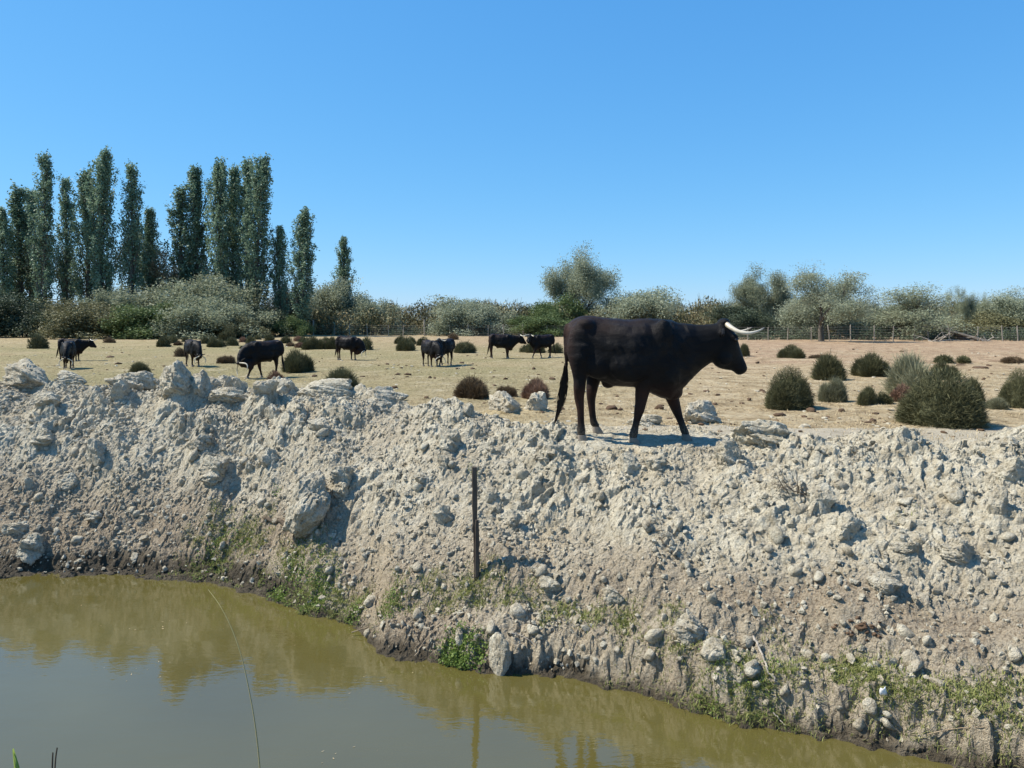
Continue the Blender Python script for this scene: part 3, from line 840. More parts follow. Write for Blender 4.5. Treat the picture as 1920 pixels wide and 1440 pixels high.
# low brown thicket that closes the view (one mass of twigs)
def build_thicket():
    r = np.random.default_rng(31)
    P = []; tones = []; segs = []
    for i in range(470):
        px = r.uniform(560, 2100) if i < 280 else (r.uniform(-200, 560) if i < 330 else (r.uniform(-1300, -200) if i < 400 else r.uniform(2100, 3200)))
        d = r.uniform(104, 150)
        ty = 571 + 6 * math.sin(px * 0.013) + r.normal() * 5
        if px > 1590: ty += 6
        hgt = CAMZ + (HY - ty) / F_PX * d
        c = at(px, d); wd = r.uniform(1.6, 3.4)
        n = 900
        u = rand_unit(n, r); u[:, 2] = np.abs(u[:, 2]); rad = r.uniform(0.35, 1, n) ** 0.5
        p = u * rad[:, None] * np.array([wd, wd, hgt]) + np.array([c.x, c.y, 0.0])
        p[:, 2] += r.normal(size=n) * 0.2
        P.append(p); tones.append(np.clip(r.uniform(0, 1) * 0.7 + r.normal(size=n) * 0.25 + 0.15, 0, 1))
        for k in range(7):
            a = np.array([c.x + r.normal() * 0.4, c.y, 0]); b = a + np.array([r.normal() * wd * 0.5, r.normal() * wd * 0.4, hgt * r.uniform(0.7, 1.12)])
            segs.append((a, b, 0.05, 0.015))
    P = np.concatenate(P); tones = np.concatenate(tones)
    n = len(P)
    a = rand_unit(n, r); a[:, 2] += 0.9; a /= np.linalg.norm(a, axis=1, keepdims=True)
    b = np.cross(a, rand_unit(n, r)); b /= np.linalg.norm(b, axis=1, keepdims=True)
    s = r.uniform(0.12, 0.30, n)[:, None]
    V = np.stack([P - a * s, P + b * s * 0.34, P + a * s, P - b * s * 0.34], 1).reshape(-1, 3)
    F = np.arange(n * 4).reshape(n, 4)
    tv, tf = tubes(segs, 4)
    V2 = np.concatenate([V, tv]); F2 = np.concatenate([F, tf + len(V)])
    me = np_mesh('thicket', V2, F2, False, {'tone': np.concatenate([np.repeat(tones, 4), np.full(len(tv), 0.3)])})
    m, nt, b_ = new_mat('thicket_twigs')
    col = ramp(nt, attr(nt, 'tone'), [(0.0, (0.07, 0.08, 0.035)), (0.45, (0.165, 0.15, 0.078)), (0.75, (0.25, 0.205, 0.118)), (1.0, (0.24, 0.25, 0.155))])
    nt.links.new(col, b_.inputs['Base Color']); b_.inputs['Roughness'].default_value = 0.85; b_.inputs['Specular IOR Level'].default_value = 0.15
    tag(link('thicket', me, m), 'brownish tamarisk thicket closing the far side of the field', 'thicket', kind='stuff')
build_thicket()

# undergrowth in front of the thicket along the fence
def build_undergrowth():
    r = np.random.default_rng(33); P = []
    for i in range(190):
        px = r.uniform(590, 2050); d = np.interp(px, [590, 1060, 1400, 2050], [104, 96, 78, 75]) + r.uniform(0.5, 7)
        c = at(px, d); hgt = r.uniform(0.4, 1.5); wd = r.uniform(0.7, 1.8); n = 260
        u = rand_unit(n, r); u[:, 2] = np.abs(u[:, 2])
        P.append(u * (r.uniform(0.3, 1, n) ** 0.5)[:, None] * np.array([wd, wd * 0.7, hgt]) + np.array([c.x, c.y, 0]))
    P = np.concatenate(P)
    me = leaf_mesh('undergrowth', P, 0.10, r, 1.5, 0.5, 0.45)
    tag(link('undergrowth', me, M_DARK), 'dark low scrub along the foot of the fence', 'scrub', kind='stuff')
build_undergrowth()

# ------------------------------------------------------------------ stock fence along the far edge
def post_mesh(h, rad, seed):
    r = np.random.default_rng(seed)
    n = 7; rings = 5; V = []
    lx, ly = r.normal(size=2) * 0.03
    for i in range(rings):
        z = -0.25 + (h + 0.25) * i / (rings - 1)
        for k in range(n):
            a = k * 2 * math.pi / n; rr = rad * (1 + 0.12 * r.normal()) * (1 - 0.08 * i / rings)
            V.append((math.cos(a) * rr + lx * z, math.sin(a) * rr + ly * z, z + (0.02 * r.normal() if i == rings - 1 else 0)))
    V.append((lx * h, ly * h, h + 0.02))
    F = [(i * n + k, i * n + (k + 1) % n, (i + 1) * n + (k + 1) % n, (i + 1) * n + k) for i in range(rings - 1) for k in range(n)]
    me = bpy.data.meshes.new('post')
    me.from_pydata(V, [], F + [((rings - 1) * n + k, (rings - 1) * n + (k + 1) % n, len(V) - 1) for k in range(n)])
    me.update()
    return me
def build_fence(px0, d0, px1, d1, spacing, hgt, label, tall=(), seed=1):
    a = at(px0, d0); b = at(px1, d1)
    a.z = 0; b.z = 0
    L = (b - a).length; n = int(L / spacing)
    e = link('stock_fence', None, None, None, a); tag(e, label, 'fence')
    r = np.random.default_rng(seed)
    ms = [post_mesh(hgt, 0.055, seed * 10 + k) for k in range(4)]
    pts = []
    for i in range(n + 1):
        p = (b - a) * ((i + (r.normal() * 0.12 if 0 < i < n else 0)) / n)
        g = H(a.x + p.x, a.y + p.y)
        p.z = g
        o = link('fence_post', ms[i % 4], M_POST, e, p, r.uniform(0, 6))
        o.rotation_euler = (r.normal() * 0.03, r.normal() * 0.04, r.uniform(0, 6))
        o.scale = (1, 1, r.uniform(0.88, 1.12)); pts.append(p)
    big = post_mesh(2.05, 0.11, seed * 10 + 9)
    for px in tall:
        f = (px - px0) / (px1 - px0)
        # intersection of the pixel column with the fence line
        k = (px - CX) / F_PX
        s = (k * a.y - a.x) / ((b.x - a.x) - k * (b.y - a.y))
        p = (b - a) * s; p.z = H(a.x + p.x, a.y + p.y)
        link('tall_fence_post', big, M_POST, e, p)
    segs = []
    for zf in (0.12, 0.3, 0.5, 0.72, 0.95, 1.18):
        for p, q in zip(pts[:-1], pts[1:]):
            segs.append(((p.x, p.y, p.z + zf * hgt / 1.25), (q.x, q.y, q.z + zf * hgt / 1.25), 0.007, 0.007))
    for p, q in zip(pts[:-1], pts[1:]):
        m = max(2, int((q - p).length / 0.30))
        for j in range(1, m):
            c = p.lerp(q, j / m)
            segs.append(((c.x, c.y, c.z + 0.1), (c.x, c.y, c.z + 0.94 * hgt), 0.004, 0.004))
    v, f = tubes(segs, 3)
    link('wire_mesh', np_mesh('wire_mesh', v, f), M_WIRE, e)
build_fence(588, 103, 1065, 95, 2.6, 1.40, 'wire stock fence with grey stakes running behind the grazing bulls in mid picture', (588, 796), 2)
build_fence(1330, 78, 2080, 72.5, 1.9, 1.42, 'wire stock fence with grey stakes across the right of the picture', (), 3)

# dead branches below the leaning tree and under the thicket
def dead_branches(name, px, d, n, size, label, seed, mat=M_DEAD):
    r = np.random.default_rng(seed); segs = []; tips = []
    for i in range(n):
        az = r.uniform(0, 6.28)
        grow(r, (r.normal() * size * 0.35, r.normal() * 0.4, 0.08), (math.cos(az), math.sin(az) * 0.4, r.uniform(0.0, 0.6)), size * r.uniform(0.4, 0.8), 0.06, 2, segs, tips, 0.6, -0.02, 3, (1, 3), 0.6, 0.2)
    segs = [(np.maximum(a, [-99, -99, 0.02]), np.maximum(b, [-99, -99, 0.02]), c, e) for a, b, c, e in segs]
    v, f = tubes(segs, 5)
    p = at(px, d); p.z = H(p.x, p.y)
    tag(link(name, np_mesh(name, v, f, True), mat, None, p), label, 'branches')
dead_branches('fallen_branches', 1762, 72, 9, 2.0, 'tangle of fallen grey branches below the leaning tree', 41)
dead_branches('fallen_branches', 1847, 71.5, 4, 1.0, 'small bleached dead shrub in front of the fence near the right edge', 42)
dead_branches('fallen_branches', 272, 84, 5, 1.6, 'dead branches lying under the green bush at the field edge', 43)
dead_branches('fallen_branches', 336, 84, 3, 1.4, 'bleached branch sticking up in front of the big rounded bush', 44)
dead_branches('fallen_branches', 178, 84, 4, 1.3, 'dead branches lying under the brownish bush left of the thicket', 45)

# ------------------------------------------------------------------ saltwort mounds on the field
def mound_mesh(seed, n=2600, flat=0.75, wid=0.011, ln=(0.10, 0.24), splay=0.9, core=0.74, spread=0.20, jit=0.30):
    """unit mound: radius 0.5, height flat"""
    r = np.random.default_rng(seed)
    lob = [(0.0, 0.0, 0.95)] + [(r.normal() * spread, r.normal() * spread, r.uniform(0.5, 0.92)) for _ in range(3)]
    u = rand_unit(n, r); u[:, 2] = np.abs(u[:, 2])
    k = r.integers(0, 4, n); L = np.array(lob)[k]
    R = np.stack([0.36 * L[:, 2], 0.36 * L[:, 2], flat * 0.86 * L[:, 2]], 1)
    base = u * R * r.uniform(0.55, 1.0, n)[:, None]
    base[:, 0] += L[:, 0]; base[:, 1] += L[:, 1]
    d = u * np.array([splay, splay, 0.75]) + np.array([0, 0, 0.38]) + r.normal(size=(n, 3)) * jit
    d /= np.linalg.norm(d, axis=1, keepdims=True)
    s = np.cross(d, rand_unit(n, r)); s /= np.linalg.norm(s, axis=1, keepdims=True)
    l = (r.uniform(*ln, n) * np.where(r.uniform(size=n) < 0.07, 1.8, 1.0))[:, None]; w = wid * r.uniform(0.6, 1.4, n)[:, None]
    V = np.stack([base - s * w, base + s * w, base + d * l + s * w * 0.4, base + d * l - s * w * 0.4], 1).reshape(-1, 3)
    V[:, 2] = np.maximum(V[:, 2], -0.02)
    F = np.arange(n * 4).reshape(n, 4)
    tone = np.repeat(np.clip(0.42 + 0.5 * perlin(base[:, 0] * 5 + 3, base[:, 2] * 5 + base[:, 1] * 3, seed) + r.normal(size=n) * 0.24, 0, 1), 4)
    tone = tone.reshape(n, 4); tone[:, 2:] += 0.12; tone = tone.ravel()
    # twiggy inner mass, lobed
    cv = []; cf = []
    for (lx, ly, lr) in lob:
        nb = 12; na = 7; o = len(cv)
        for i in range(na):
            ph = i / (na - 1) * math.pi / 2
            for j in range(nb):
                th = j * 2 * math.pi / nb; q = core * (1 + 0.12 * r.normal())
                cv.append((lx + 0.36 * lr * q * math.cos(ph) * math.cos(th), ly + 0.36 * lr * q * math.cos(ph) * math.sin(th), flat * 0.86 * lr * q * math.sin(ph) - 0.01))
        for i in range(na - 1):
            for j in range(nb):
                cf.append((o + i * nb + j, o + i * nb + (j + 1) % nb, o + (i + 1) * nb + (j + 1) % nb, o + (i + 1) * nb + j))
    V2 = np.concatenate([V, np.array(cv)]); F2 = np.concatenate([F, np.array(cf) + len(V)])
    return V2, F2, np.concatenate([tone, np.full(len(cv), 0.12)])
_mt = [mound_mesh(51, 13000, 0.75, .0052, (.05, .15), .8), mound_mesh(52, 13000, 0.85, .0052, (.05, .15), .7), mound_mesh(53, 9000, 0.6, .006, (.05, .14), .8), mound_mesh(54, 13000, 0.95, .0045, (.07, .20), .5, .62), mound_mesh(55, 4000, 0.7, .011, (.05, .12), .8, .74, .10), mound_mesh(58, 42000, 0.80, .0024, (.025, .075), .75, .74, .13, .55)]
_me = [((np.percentile(m[0][:, 0], 98.5) - np.percentile(m[0][:, 0], 1.5)), np.percentile(m[0][:, 2], 99.5)) for m in _mt]
_mm = {}
def mound(px, by, w, h, k, mat, label, group='saltwort mounds on the field', rz=None):
    key = (k, mat.name)
    if key not in _mm:
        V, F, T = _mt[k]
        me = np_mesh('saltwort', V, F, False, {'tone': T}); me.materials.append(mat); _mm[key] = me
    d = CAMZ * F_PX / (by - HY)
    p = at(px, d); p.z = H(p.x, p.y) - 0.01
    if d < 20:                                     # behind the bank: use the ground actually there
        d = CAMZ * F_PX / (by - HY)
    a = rz if rz is not None else px * 0.71
    V = _mt[k][0]; sx_ = V[:, 0] * math.cos(a) - V[:, 1] * math.sin(a)
    lo, hi = np.percentile(sx_, (0.15, 99.85))
    W = w / F_PX * d / (hi - lo); Hh = h / F_PX * d
    p.x -= (lo + hi) / 2 * W
    fl = _me[k][1]
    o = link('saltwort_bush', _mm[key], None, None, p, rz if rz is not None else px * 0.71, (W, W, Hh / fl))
    tag(o, label, 'bush', group)
S, SB, SR, SP = M_SALT, M_SALTBR, M_SALTRED, M_SALTPALE
MOUNDS = [
    (72, 653, 38, 26, 4, S, 'dark mound bush by itself left of the leftmost pair of bulls'),
    (205, 643, 24, 10, 4, SB, 'flat brown mound between the left pair of bulls and the thicket'),
    (262, 702, 40, 24, 1, S, 'dark mound bush just behind the pale clods left of the biggest clod'),
    (338, 669, 24, 17, 4, SB, 'brown mound right behind the bull grazing head-on left of the broad-horned one'),
    (424, 682, 35, 15, 2, SB, 'low brown mound left of the bull with wide horns'),
    (556, 698, 58, 40, 0, S, 'big dark mound bush behind the hindquarters of the wide-horned grazing bull'),
    (640, 732, 74, 42, 3, S, 'olive bush half hidden behind the pale crest left of mid picture'),
    (516, 718, 32, 24, 4, SR, 'rusty mound among the clods under the wide-horned grazing bull'),
    (884, 746, 68, 37, 0, SB, 'brownish dome bush in open field left of the big bull'),
    (950, 743, 42, 22, 2, SB, 'low brown mound between the dome bush and the rusty mound'),
    (1004, 747, 54, 36, 0, SR, 'rusty mound with a pale left side behind the big bull'),
    (760, 658, 36, 24, 0, S, 'dark mound in front of its smaller neighbours left of the bull pair'),
    (750, 645, 22, 16, 4, S, 'small dark mound at the back left of the bull pair'),
    (771, 645, 20, 14, 4, S, 'small rounded mound at the back just left of the bull pair'),
    (793, 648, 26, 16, 4, S, 'dark mound peeping out behind the pair of bulls'),
    (872, 661, 42, 21, 2, S, 'spreading mound just right of the pair of bulls'),
    (850, 637, 22, 12, 4, SB, 'small far mound above the right bull of the pair'),
    (985, 661, 24, 13, 4, S, 'low mound between the two standing bulls at the back'),
    (1003, 662, 40, 20, 2, S, 'mound behind the legs of the back bull facing left'),
    (1042, 662, 30, 18, 4, S, 'mound at the rump of the back bull facing left'),
    (1396, 668, 20, 22, 1, S, 'dark mound peeping out behind the muzzle of the big bull'),
    (1482, 672, 46, 25, 0, S, 'isolated dark dome right of the muzzle of the big bull'),
    (1537, 673, 36, 9, 2, SB, 'flat olive brown patch of scrub above the peaked bush'),
    (1552, 712, 62, 46, 1, S, 'dark peaked bush above the large left bush of the right group'),
    (1637, 706, 64, 42, 0, S, 'dark dome bush standing alone in the middle of the right group'),
    (1773, 679, 38, 15, 4, S, 'left one of two joined low mounds at the far right'),
    (1804, 679, 28, 13, 4, S, 'right one of two joined low mounds at the far right'),
    (1898, 679, 54, 11, 2, SB, 'flat brownish scrub at the right edge of the field'),
    (1478, 763, 92, 68, 5, S, 'large dark bush at the left of the right group'),
    (1562, 752, 56, 44, 3, SP, 'lighter olive bush touching the large left bush on its right'),
    (1625, 757, 42, 34, 3, S, 'small upright green bush between the large left bush and the feathery one'),
    (1656, 756, 34, 22, 4, S, 'tiny bush snug right of the small upright green bush'),
    (1706, 742, 84, 76, 3, SP, 'feathery pale grey green bush behind the biggest dark bush'),
    (1688, 752, 44, 32, 4, SR, 'reddish dry bush at the foot of the feathery pale bush'),
    (1766, 712, 52, 34, 0, S, 'dark mound directly behind the feathery pale bush'),
    (1768, 797, 138, 94, 5, S, 'biggest dark bush at the front of the right group'),
    (1822, 759, 48, 50, 1, S, 'dark bush just right of the biggest bush'),
    (1870, 766, 34, 22, 3, SP, 'small pale bush between the two bushes near the right edge'),
    (1910, 763, 62, 66, 5, S, 'dark bush cut off by the right edge of the picture'),
]
for m in MOUNDS: mound(*m)
cl = 'small dark mound in the far cluster of saltwort behind the wide-horned bull'
for j, (px, by, w, h, mt) in enumerate([(307, 651, 28, 20, S), (323, 644, 24, 15, S), (347, 641, 14, 9, S), (335, 647, 16, 8, SB), (384, 645, 18, 14, S), (404, 651, 30, 16, S), (400, 643, 18, 12, S), (428, 640, 30, 22, S),
                            (435, 648, 26, 16, S), (415, 650, 20, 13, S), (455, 642, 16, 10, SR), (470, 644, 20, 14, S), (482, 637, 16, 9, S), (505, 640, 22, 14, S), (536, 644, 24, 14, S), (545, 650, 20, 8, SB), (562, 652, 22, 10, SR),
                            (570, 647, 26, 16, S), (590, 655, 46, 24, S), (602, 650, 24, 14, SB), (612, 644, 20, 12, S), (625, 655, 32, 22, S), (560, 640, 22, 10, SR), (640, 642, 18, 10, S), (686, 656, 28, 24, S), (672, 648, 22, 14, S), (455, 654, 16, 6, S), (655, 640, 20, 10, SB)]):
    mound(px, by, w, h, 4 if w < 30 else 0, mt, cl, 'far cluster of saltwort mounds')

# ------------------------------------------------------------------ bulls
ZX0, ZS = 700.0, 700.0       # measured outline units per metre
def U(zx): return (zx - ZX0) / ZS
def W(zy): return (1120.0 - zy) / ZS
TORSO = [(240, 315, 470, .05), (252, 275, 500, .11), (275, 245, 545, .165), (310, 225, 600, .205), (360, 206, 640, .235), (430, 200, 655, .25), (520, 213, 705, .275), (600, 228, 735, .31), (700, 236, 742, .325), (800, 226, 748, .305), (880, 222, 790, .27), (960, 232, 826, .245), (1020, 244, 838, .225)]
NECK = [(1080, 254, 790, .195), (1140, 264, 735, .165), (1200, 271, 670, .142), (1260, 273, 612, .127), (1320, 269, 568, .120), (1375, 262, 540, .114), (1410, 256, 530, .110)]
HEAD = [((1425, 258), (1352, 520), .105), ((1478, 285), (1350, 562), .118), ((1515, 335), (1368, 586), .118), ((1538, 400), (1405, 604), .102), ((1556, 462), (1450, 614), .082), ((1578, 525), (1490, 618), .068), ((1598, 570), (1512, 634), .066), ((1607, 600), (1530, 650), .062), ((1596, 628), (1552, 652), .042)]
LEGS_WALK = {
 'nh': [(345, 420, .15, .10), (338, 520, .122, .10), (335, 600, .092, .082), (334, 680, .073, .066), (334, 750, .056, .046), (334, 815, .048, .036), (344, 890, .036, .031), (347, 970, .034, .030), (348, 1030, .043, .036), (353, 1066, .038, .034)],
 'fh': [(420, 440, .14, .10), (450, 540, .105, .09), (466, 640, .082, .075), (460, 720, .066, .06), (446, 795, .053, .042), (444, 860, .041, .035), (450, 930, .035, .030), (458, 1000, .035, .030), (470, 1040, .044, .036), (484, 1062, .039, .034)],
 'nf': [(880, 500, .13, .07), (850, 610, .115, .085), (812, 700, .078, .070), (800, 780, .068, .055), (790, 850, .055, .045), (780, 900, .051, .042), (765, 960, .037, .033), (750, 1015, .034, .031), (738, 1065, .042, .036), (734, 1100, .039, .034)],
 'ff': [(985, 620, .12, .08), (1030, 750, .085, .07), (1066, 840, .066, .055), (1093, 910, .052, .044), (1114, 960, .041, .036), (1137, 1010, .036, .032), (1156, 1055, .042, .036), (1166, 1082, .039, .034)]}
LEGS_STAND = {
 'nh': LEGS_WALK['nh'],
 'fh': [(z - 30, y, a, b) for z, y, a, b in LEGS_WALK['nh']],
 'nf': [(900, 500, .13, .07), (905, 620, .11, .085), (900, 720, .078, .07), (898, 800, .066, .055), (898, 880, .052, .044), (898, 950, .038, .033), (898, 1020, .034, .031), (899, 1060, .042, .036), (905, 1090, .039, .034)],
 'ff': [(930, 500, .13, .07), (945, 620, .11, .085), (950, 720, .078, .07), (952, 800, .066, .055), (954, 880, .052, .044), (955, 950, .038, .033), (957, 1020, .034, .031), (958, 1060, .042, .036), (965, 1090, .039, .034)]}

def ring(center, ax_h, ax_w, hh, hw, n=18, p=2.35):
    out = []
    for k in range(n):
        a = k * 2 * math.pi / n
        c, s = math.cos(a), math.sin(a)
        cc = math.copysign(abs(c) ** (2 / p), c); ss = math.copysign(abs(s) ** (2 / p), s)
        out.append(center + ax_h * (hh * cc) + ax_w * (hw * ss))
    return out

def loft(V, F, rings):
    n = len(rings[0]); o = len(V)
    for r in rings: V.extend(r)
    for i in range(len(rings) - 1):
        for k in range(n):
            F.append((o + i * n + k, o + i * n + (k + 1) % n, o + (i + 1) * n + (k + 1) % n, o + (i + 1) * n + k))
    F.append(tuple(o + k for k in reversed(range(n))))
    e = o + (len(rings) - 1) * n
    F.append(tuple(e + k for k in range(n)))

def ellipsoid(V, F, c, r, rot=None):
    rot = rot or Matrix.Identity(3)
    rings = []
    for i in range(1, 10):
        ph = -math.pi / 2 + math.pi * i / 10
        ring_ = []
        for k in range(14):
            th = k * 2 * math.pi / 14
            ring_.append(Vector(c) + rot @ Vector((r[0] * math.cos(ph) * math.cos(th), r[1] * math.cos(ph) * math.sin(th), r[2] * math.sin(ph))))
        rings.append(ring_)
    loft(V, F, rings)

YA = Vector((0, 1, 0))
def neck_chain(pitch, head_pitch, yaw):
    """matrices for each neck ring and for the head; pitch > 0 lowers the neck"""
    mats = []; M = Matrix.Identity(4)
    n = len(NECK)
    for i, (zx, zt, zb, hw) in enumerate(NECK):
        piv = Vector((U(zx - 60), 0, (W(zt) + W(zb)) / 2))
        R = Matrix.Translation(piv) @ Matrix.Rotation(yaw / n, 4, 'Z') @ Matrix.Rotation(pitch / n, 4, 'Y') @ Matrix.Translation(-piv)
        M = M @ R; mats.append(M.copy())
    piv = Vector((U(1390), 0, W(400)))
    HM = M @ Matrix.Translation(piv) @ Matrix.Rotation(yaw * 0.25, 4, 'Z') @ Matrix.Rotation(head_pitch, 4, 'Y') @ Matrix.Translation(-piv)
    return mats, HM

def bull_parts(pitch, head_pitch, yaw, legs, feet, voxel, graze=False):
    if graze:      # lower the neck until the muzzle reaches the grass
        lo, hi = 0.3, 1.9
        for _ in range(24):
            mid = (lo + hi) / 2
            _, HM = neck_chain(mid, head_pitch, yaw)
            z = min((HM @ Vector((U(a[0]), 0, W(a[1])))).z for h_ in HEAD for a in h_[:2])
            if z > 0.035: lo = mid
            else: hi = mid
        pitch = mid
    mats, HM = neck_chain(pitch, head_pitch, yaw)
    V = []; F = []
    rings = []
    for zx, zt, zb, hw in TORSO:
        c = Vector((U(zx), 0, (W(zt) + W(zb)) / 2)); rings.append(ring(c, Vector((0, 0, 1)), YA, (W(zt) - W(zb)) / 2, hw))
    for (zx, zt, zb, hw), M in zip(NECK, mats):
        c = M @ Vector((U(zx), 0, (W(zt) + W(zb)) / 2)); R3 = M.to_3x3()
        rings.append(ring(c, R3 @ Vector((0, 0, 1)), R3 @ YA, (W(zt) - W(zb)) / 2, hw))
    loft(V, F, rings)
    hr = []
    R3 = HM.to_3x3()
    for a, b, hw in HEAD:
        pa = Vector((U(a[0]), 0, W(a[1]))); pb = Vector((U(b[0]), 0, W(b[1])))
        ax = (pa - pb); hr.append(ring(HM @ ((pa + pb) / 2), R3 @ ax.normalized(), R3 @ YA, ax.length / 2, hw))
    loft(V, F, hr)
    # muscles and bones: hip points, thighs, shoulder blades, brisket, poll, eye ridges
    for s in (-1, 1):
        ellipsoid(V, F, (U(385), s * .150, W(275)), (.12, .085, .07))
        ellipsoid(V, F, (U(345), s * .165, W(430)), (.155, .085, .26))
        ellipsoid(V, F, (U(470), s * .19, W(560)), (.16, .085, .16))
        ellipsoid(V, F, (U(910), s * .185, W(420)), (.14, .085, .28), Matrix.Rotation(0.30, 3, 'Y'))
        ellipsoid(V, F, (U(985), s * .150, W(640)), (.13, .095, .16))
        ellipsoid(V, F, (U(700), s * .235, W(560)), (.24, .10, .20))
        ellipsoid(V, F, HM @ Vector((U(1492), s * .082, W(375))), (.05, .034, .05))
        ellipsoid(V, F, HM @ Vector((U(1425), s * .090, W(520))), (.075, .035, .085))
    ellipsoid(V, F, HM @ Vector((U(1430), 0, W(258))), (.07, .085, .05))
    ellipsoid(V, F, (U(560), 0, W(715)), (.07, .06, .055))
    ellipsoid(V, F, (U(1040), 0, W(780)), (.12, .09, .09))
    # legs
    hooves = []
    for key, side, y0 in (('nh', -1, .145), ('fh', 1, .145), ('nf', -1, .135), ('ff', 1, .135)):
        L = legs[key]; rr = []
        zx_f, zy_f = L[-1][0], L[-1][1]
        foot = feet[key]
        z_last = W(zy_f); shift = (foot + 0.055) - z_last
        for zx, zy, hx, hy in L:
            z = W(zy); z = z + shift * (1 - min(1, max(0, (z - z_last) / 0.45)))
            yy = side * (y0 + (0.02 if z > 0.5 else 0.0))
            lf = 1.14 if z < 0.62 else 1.0
            rr.append(ring(Vector((U(zx), yy, z)), Vector((1, 0, 0)), YA, hx * lf, hy * lf, 14, 2.1))
        rr = list(reversed(rr)); loft(V, F, [[v for v in r] for r in rr])
        # dewclaw bulge and hock point
        hooves.append((Vector((U(zx_f), side * y0, foot)), side))
    # ears
    for s in (-1, 1):
        base = HM @ Vector((U(1402), s * .10, W(320))); tip = HM @ Vector((U(1372), s * .27, W(345)))
        ax = (tip - base); L_ = ax.length; ax.normalize()
        up = (R3 @ Vector((.25, 0, 1))).normalized(); w = ax.cross(up).normalized()
        rr = []
        for f, hh, ww in ((0, .03, .02), (.25, .048, .022), (.55, .050, .020), (.85, .030, .016), (1.0, .010, .010)):
            rr.append(ring(base + ax * L_ * f, up, w, max(hh, voxel * 1.1), max(ww, voxel * 0.9), 10, 2))
        loft(V, F, rr)
    # tail root, a cord hugging the rump
    tl = [(262, 262), (247, 300), (240, 360), (243, 430), (250, 500), (254, 560), (250, 620), (243, 680)]
    rr = []
    for i, (zx, zy) in enumerate(tl):
        rr.append(ring(Vector((U(zx) - .012, -.012, W(zy))), Vector((1, 0, 0)), YA, max(.026 - .0012 * i, voxel), max(.026 - .0012 * i, voxel), 10, 2))
    loft(V, F, rr)
    me = bpy.data.meshes.new('tmp'); me.from_pydata([tuple(v) for v in V], [], F); me.update()
    ob = bpy.data.objects.new('tmp', me); C.objects.link(ob)
    md = ob.modifiers.new('r', 'REMESH'); md.mode = 'VOXEL'; md.voxel_size = voxel
    sm = ob.modifiers.new('s', 'SMOOTH'); sm.factor = 0.5; sm.iterations = 9 if voxel < 0.02 else 4
    dg = bpy.context.evaluated_depsgraph_get()
    body = bpy.data.meshes.new_from_object(ob.evaluated_get(dg))
    bpy.data.objects.remove(ob); bpy.data.meshes.remove(me)
    body.name = 'bull_body'
    nv = len(body.vertices); co = np.zeros(nv * 3, dtype=np.float32); body.vertices.foreach_get('co', co); co = co.reshape(-1, 3)
    body.polygons.foreach_set('use_smooth', np.ones(len(body.polygons), dtype=bool))
    nrm = np.zeros(nv * 3, dtype=np.float32); body.vertices.foreach_get('normal', nrm); nrm = nrm.reshape(-1, 3)
    x, z = co[:, 0].copy(), co[:, 2].copy()
    trunk_ = sstep(.45, .62, z) * (1 - sstep(.62, .75, x))
    ribs = np.sin((x + 0.35 * (z - .8)) * 2 * math.pi / 0.085) * sstep(-.28, -.12, x) * (1 - sstep(.18, .30, x)) * sstep(.62, .75, z) * (1 - sstep(1.0, 1.12, z))
    big_ = perlin(x * 5.5 + 2, z * 4.2, 5) + 0.6 * perlin(x * 11, z * 8.5 + 3, 8)
    folds = (1 - np.abs(perlin(x * 9 + z * 5, z * 3.0 - x * 2, 12)) * 3).clip(0, 1) * sstep(.30, .5, x) * (1 - sstep(.8, 1.0, x))
    amt = 0.0018 * ribs + 0.013 * big_ * trunk_ + 0.010 * folds * trunk_
    co += nrm * amt[:, None].astype(np.float32)
    body.vertices.foreach_set('co', co.ravel()); body.update()
    brown = np.clip(0.85 * (1 - sstep(.42, .66, z)) * sstep(.05, .35, z) + 0.5 * (1 - sstep(-.66, -.54, x)) + 0.34 * sstep(1.0, 1.25, z) * (1 - sstep(-.1, .5, x)) + 0.0, 0, 1) * (1 - 0.8 * sstep(.62, .8, x))
    dust = 0.75 * (1 - sstep(.02, .22, z)) * (x < .75)
    for n_, a in (('brown', brown), ('dust', dust)):
        at_ = body.attributes.new(n_, 'FLOAT', 'POINT'); at_.data.foreach_set('value', a.astype(np.float32))
    return body, HM, hooves

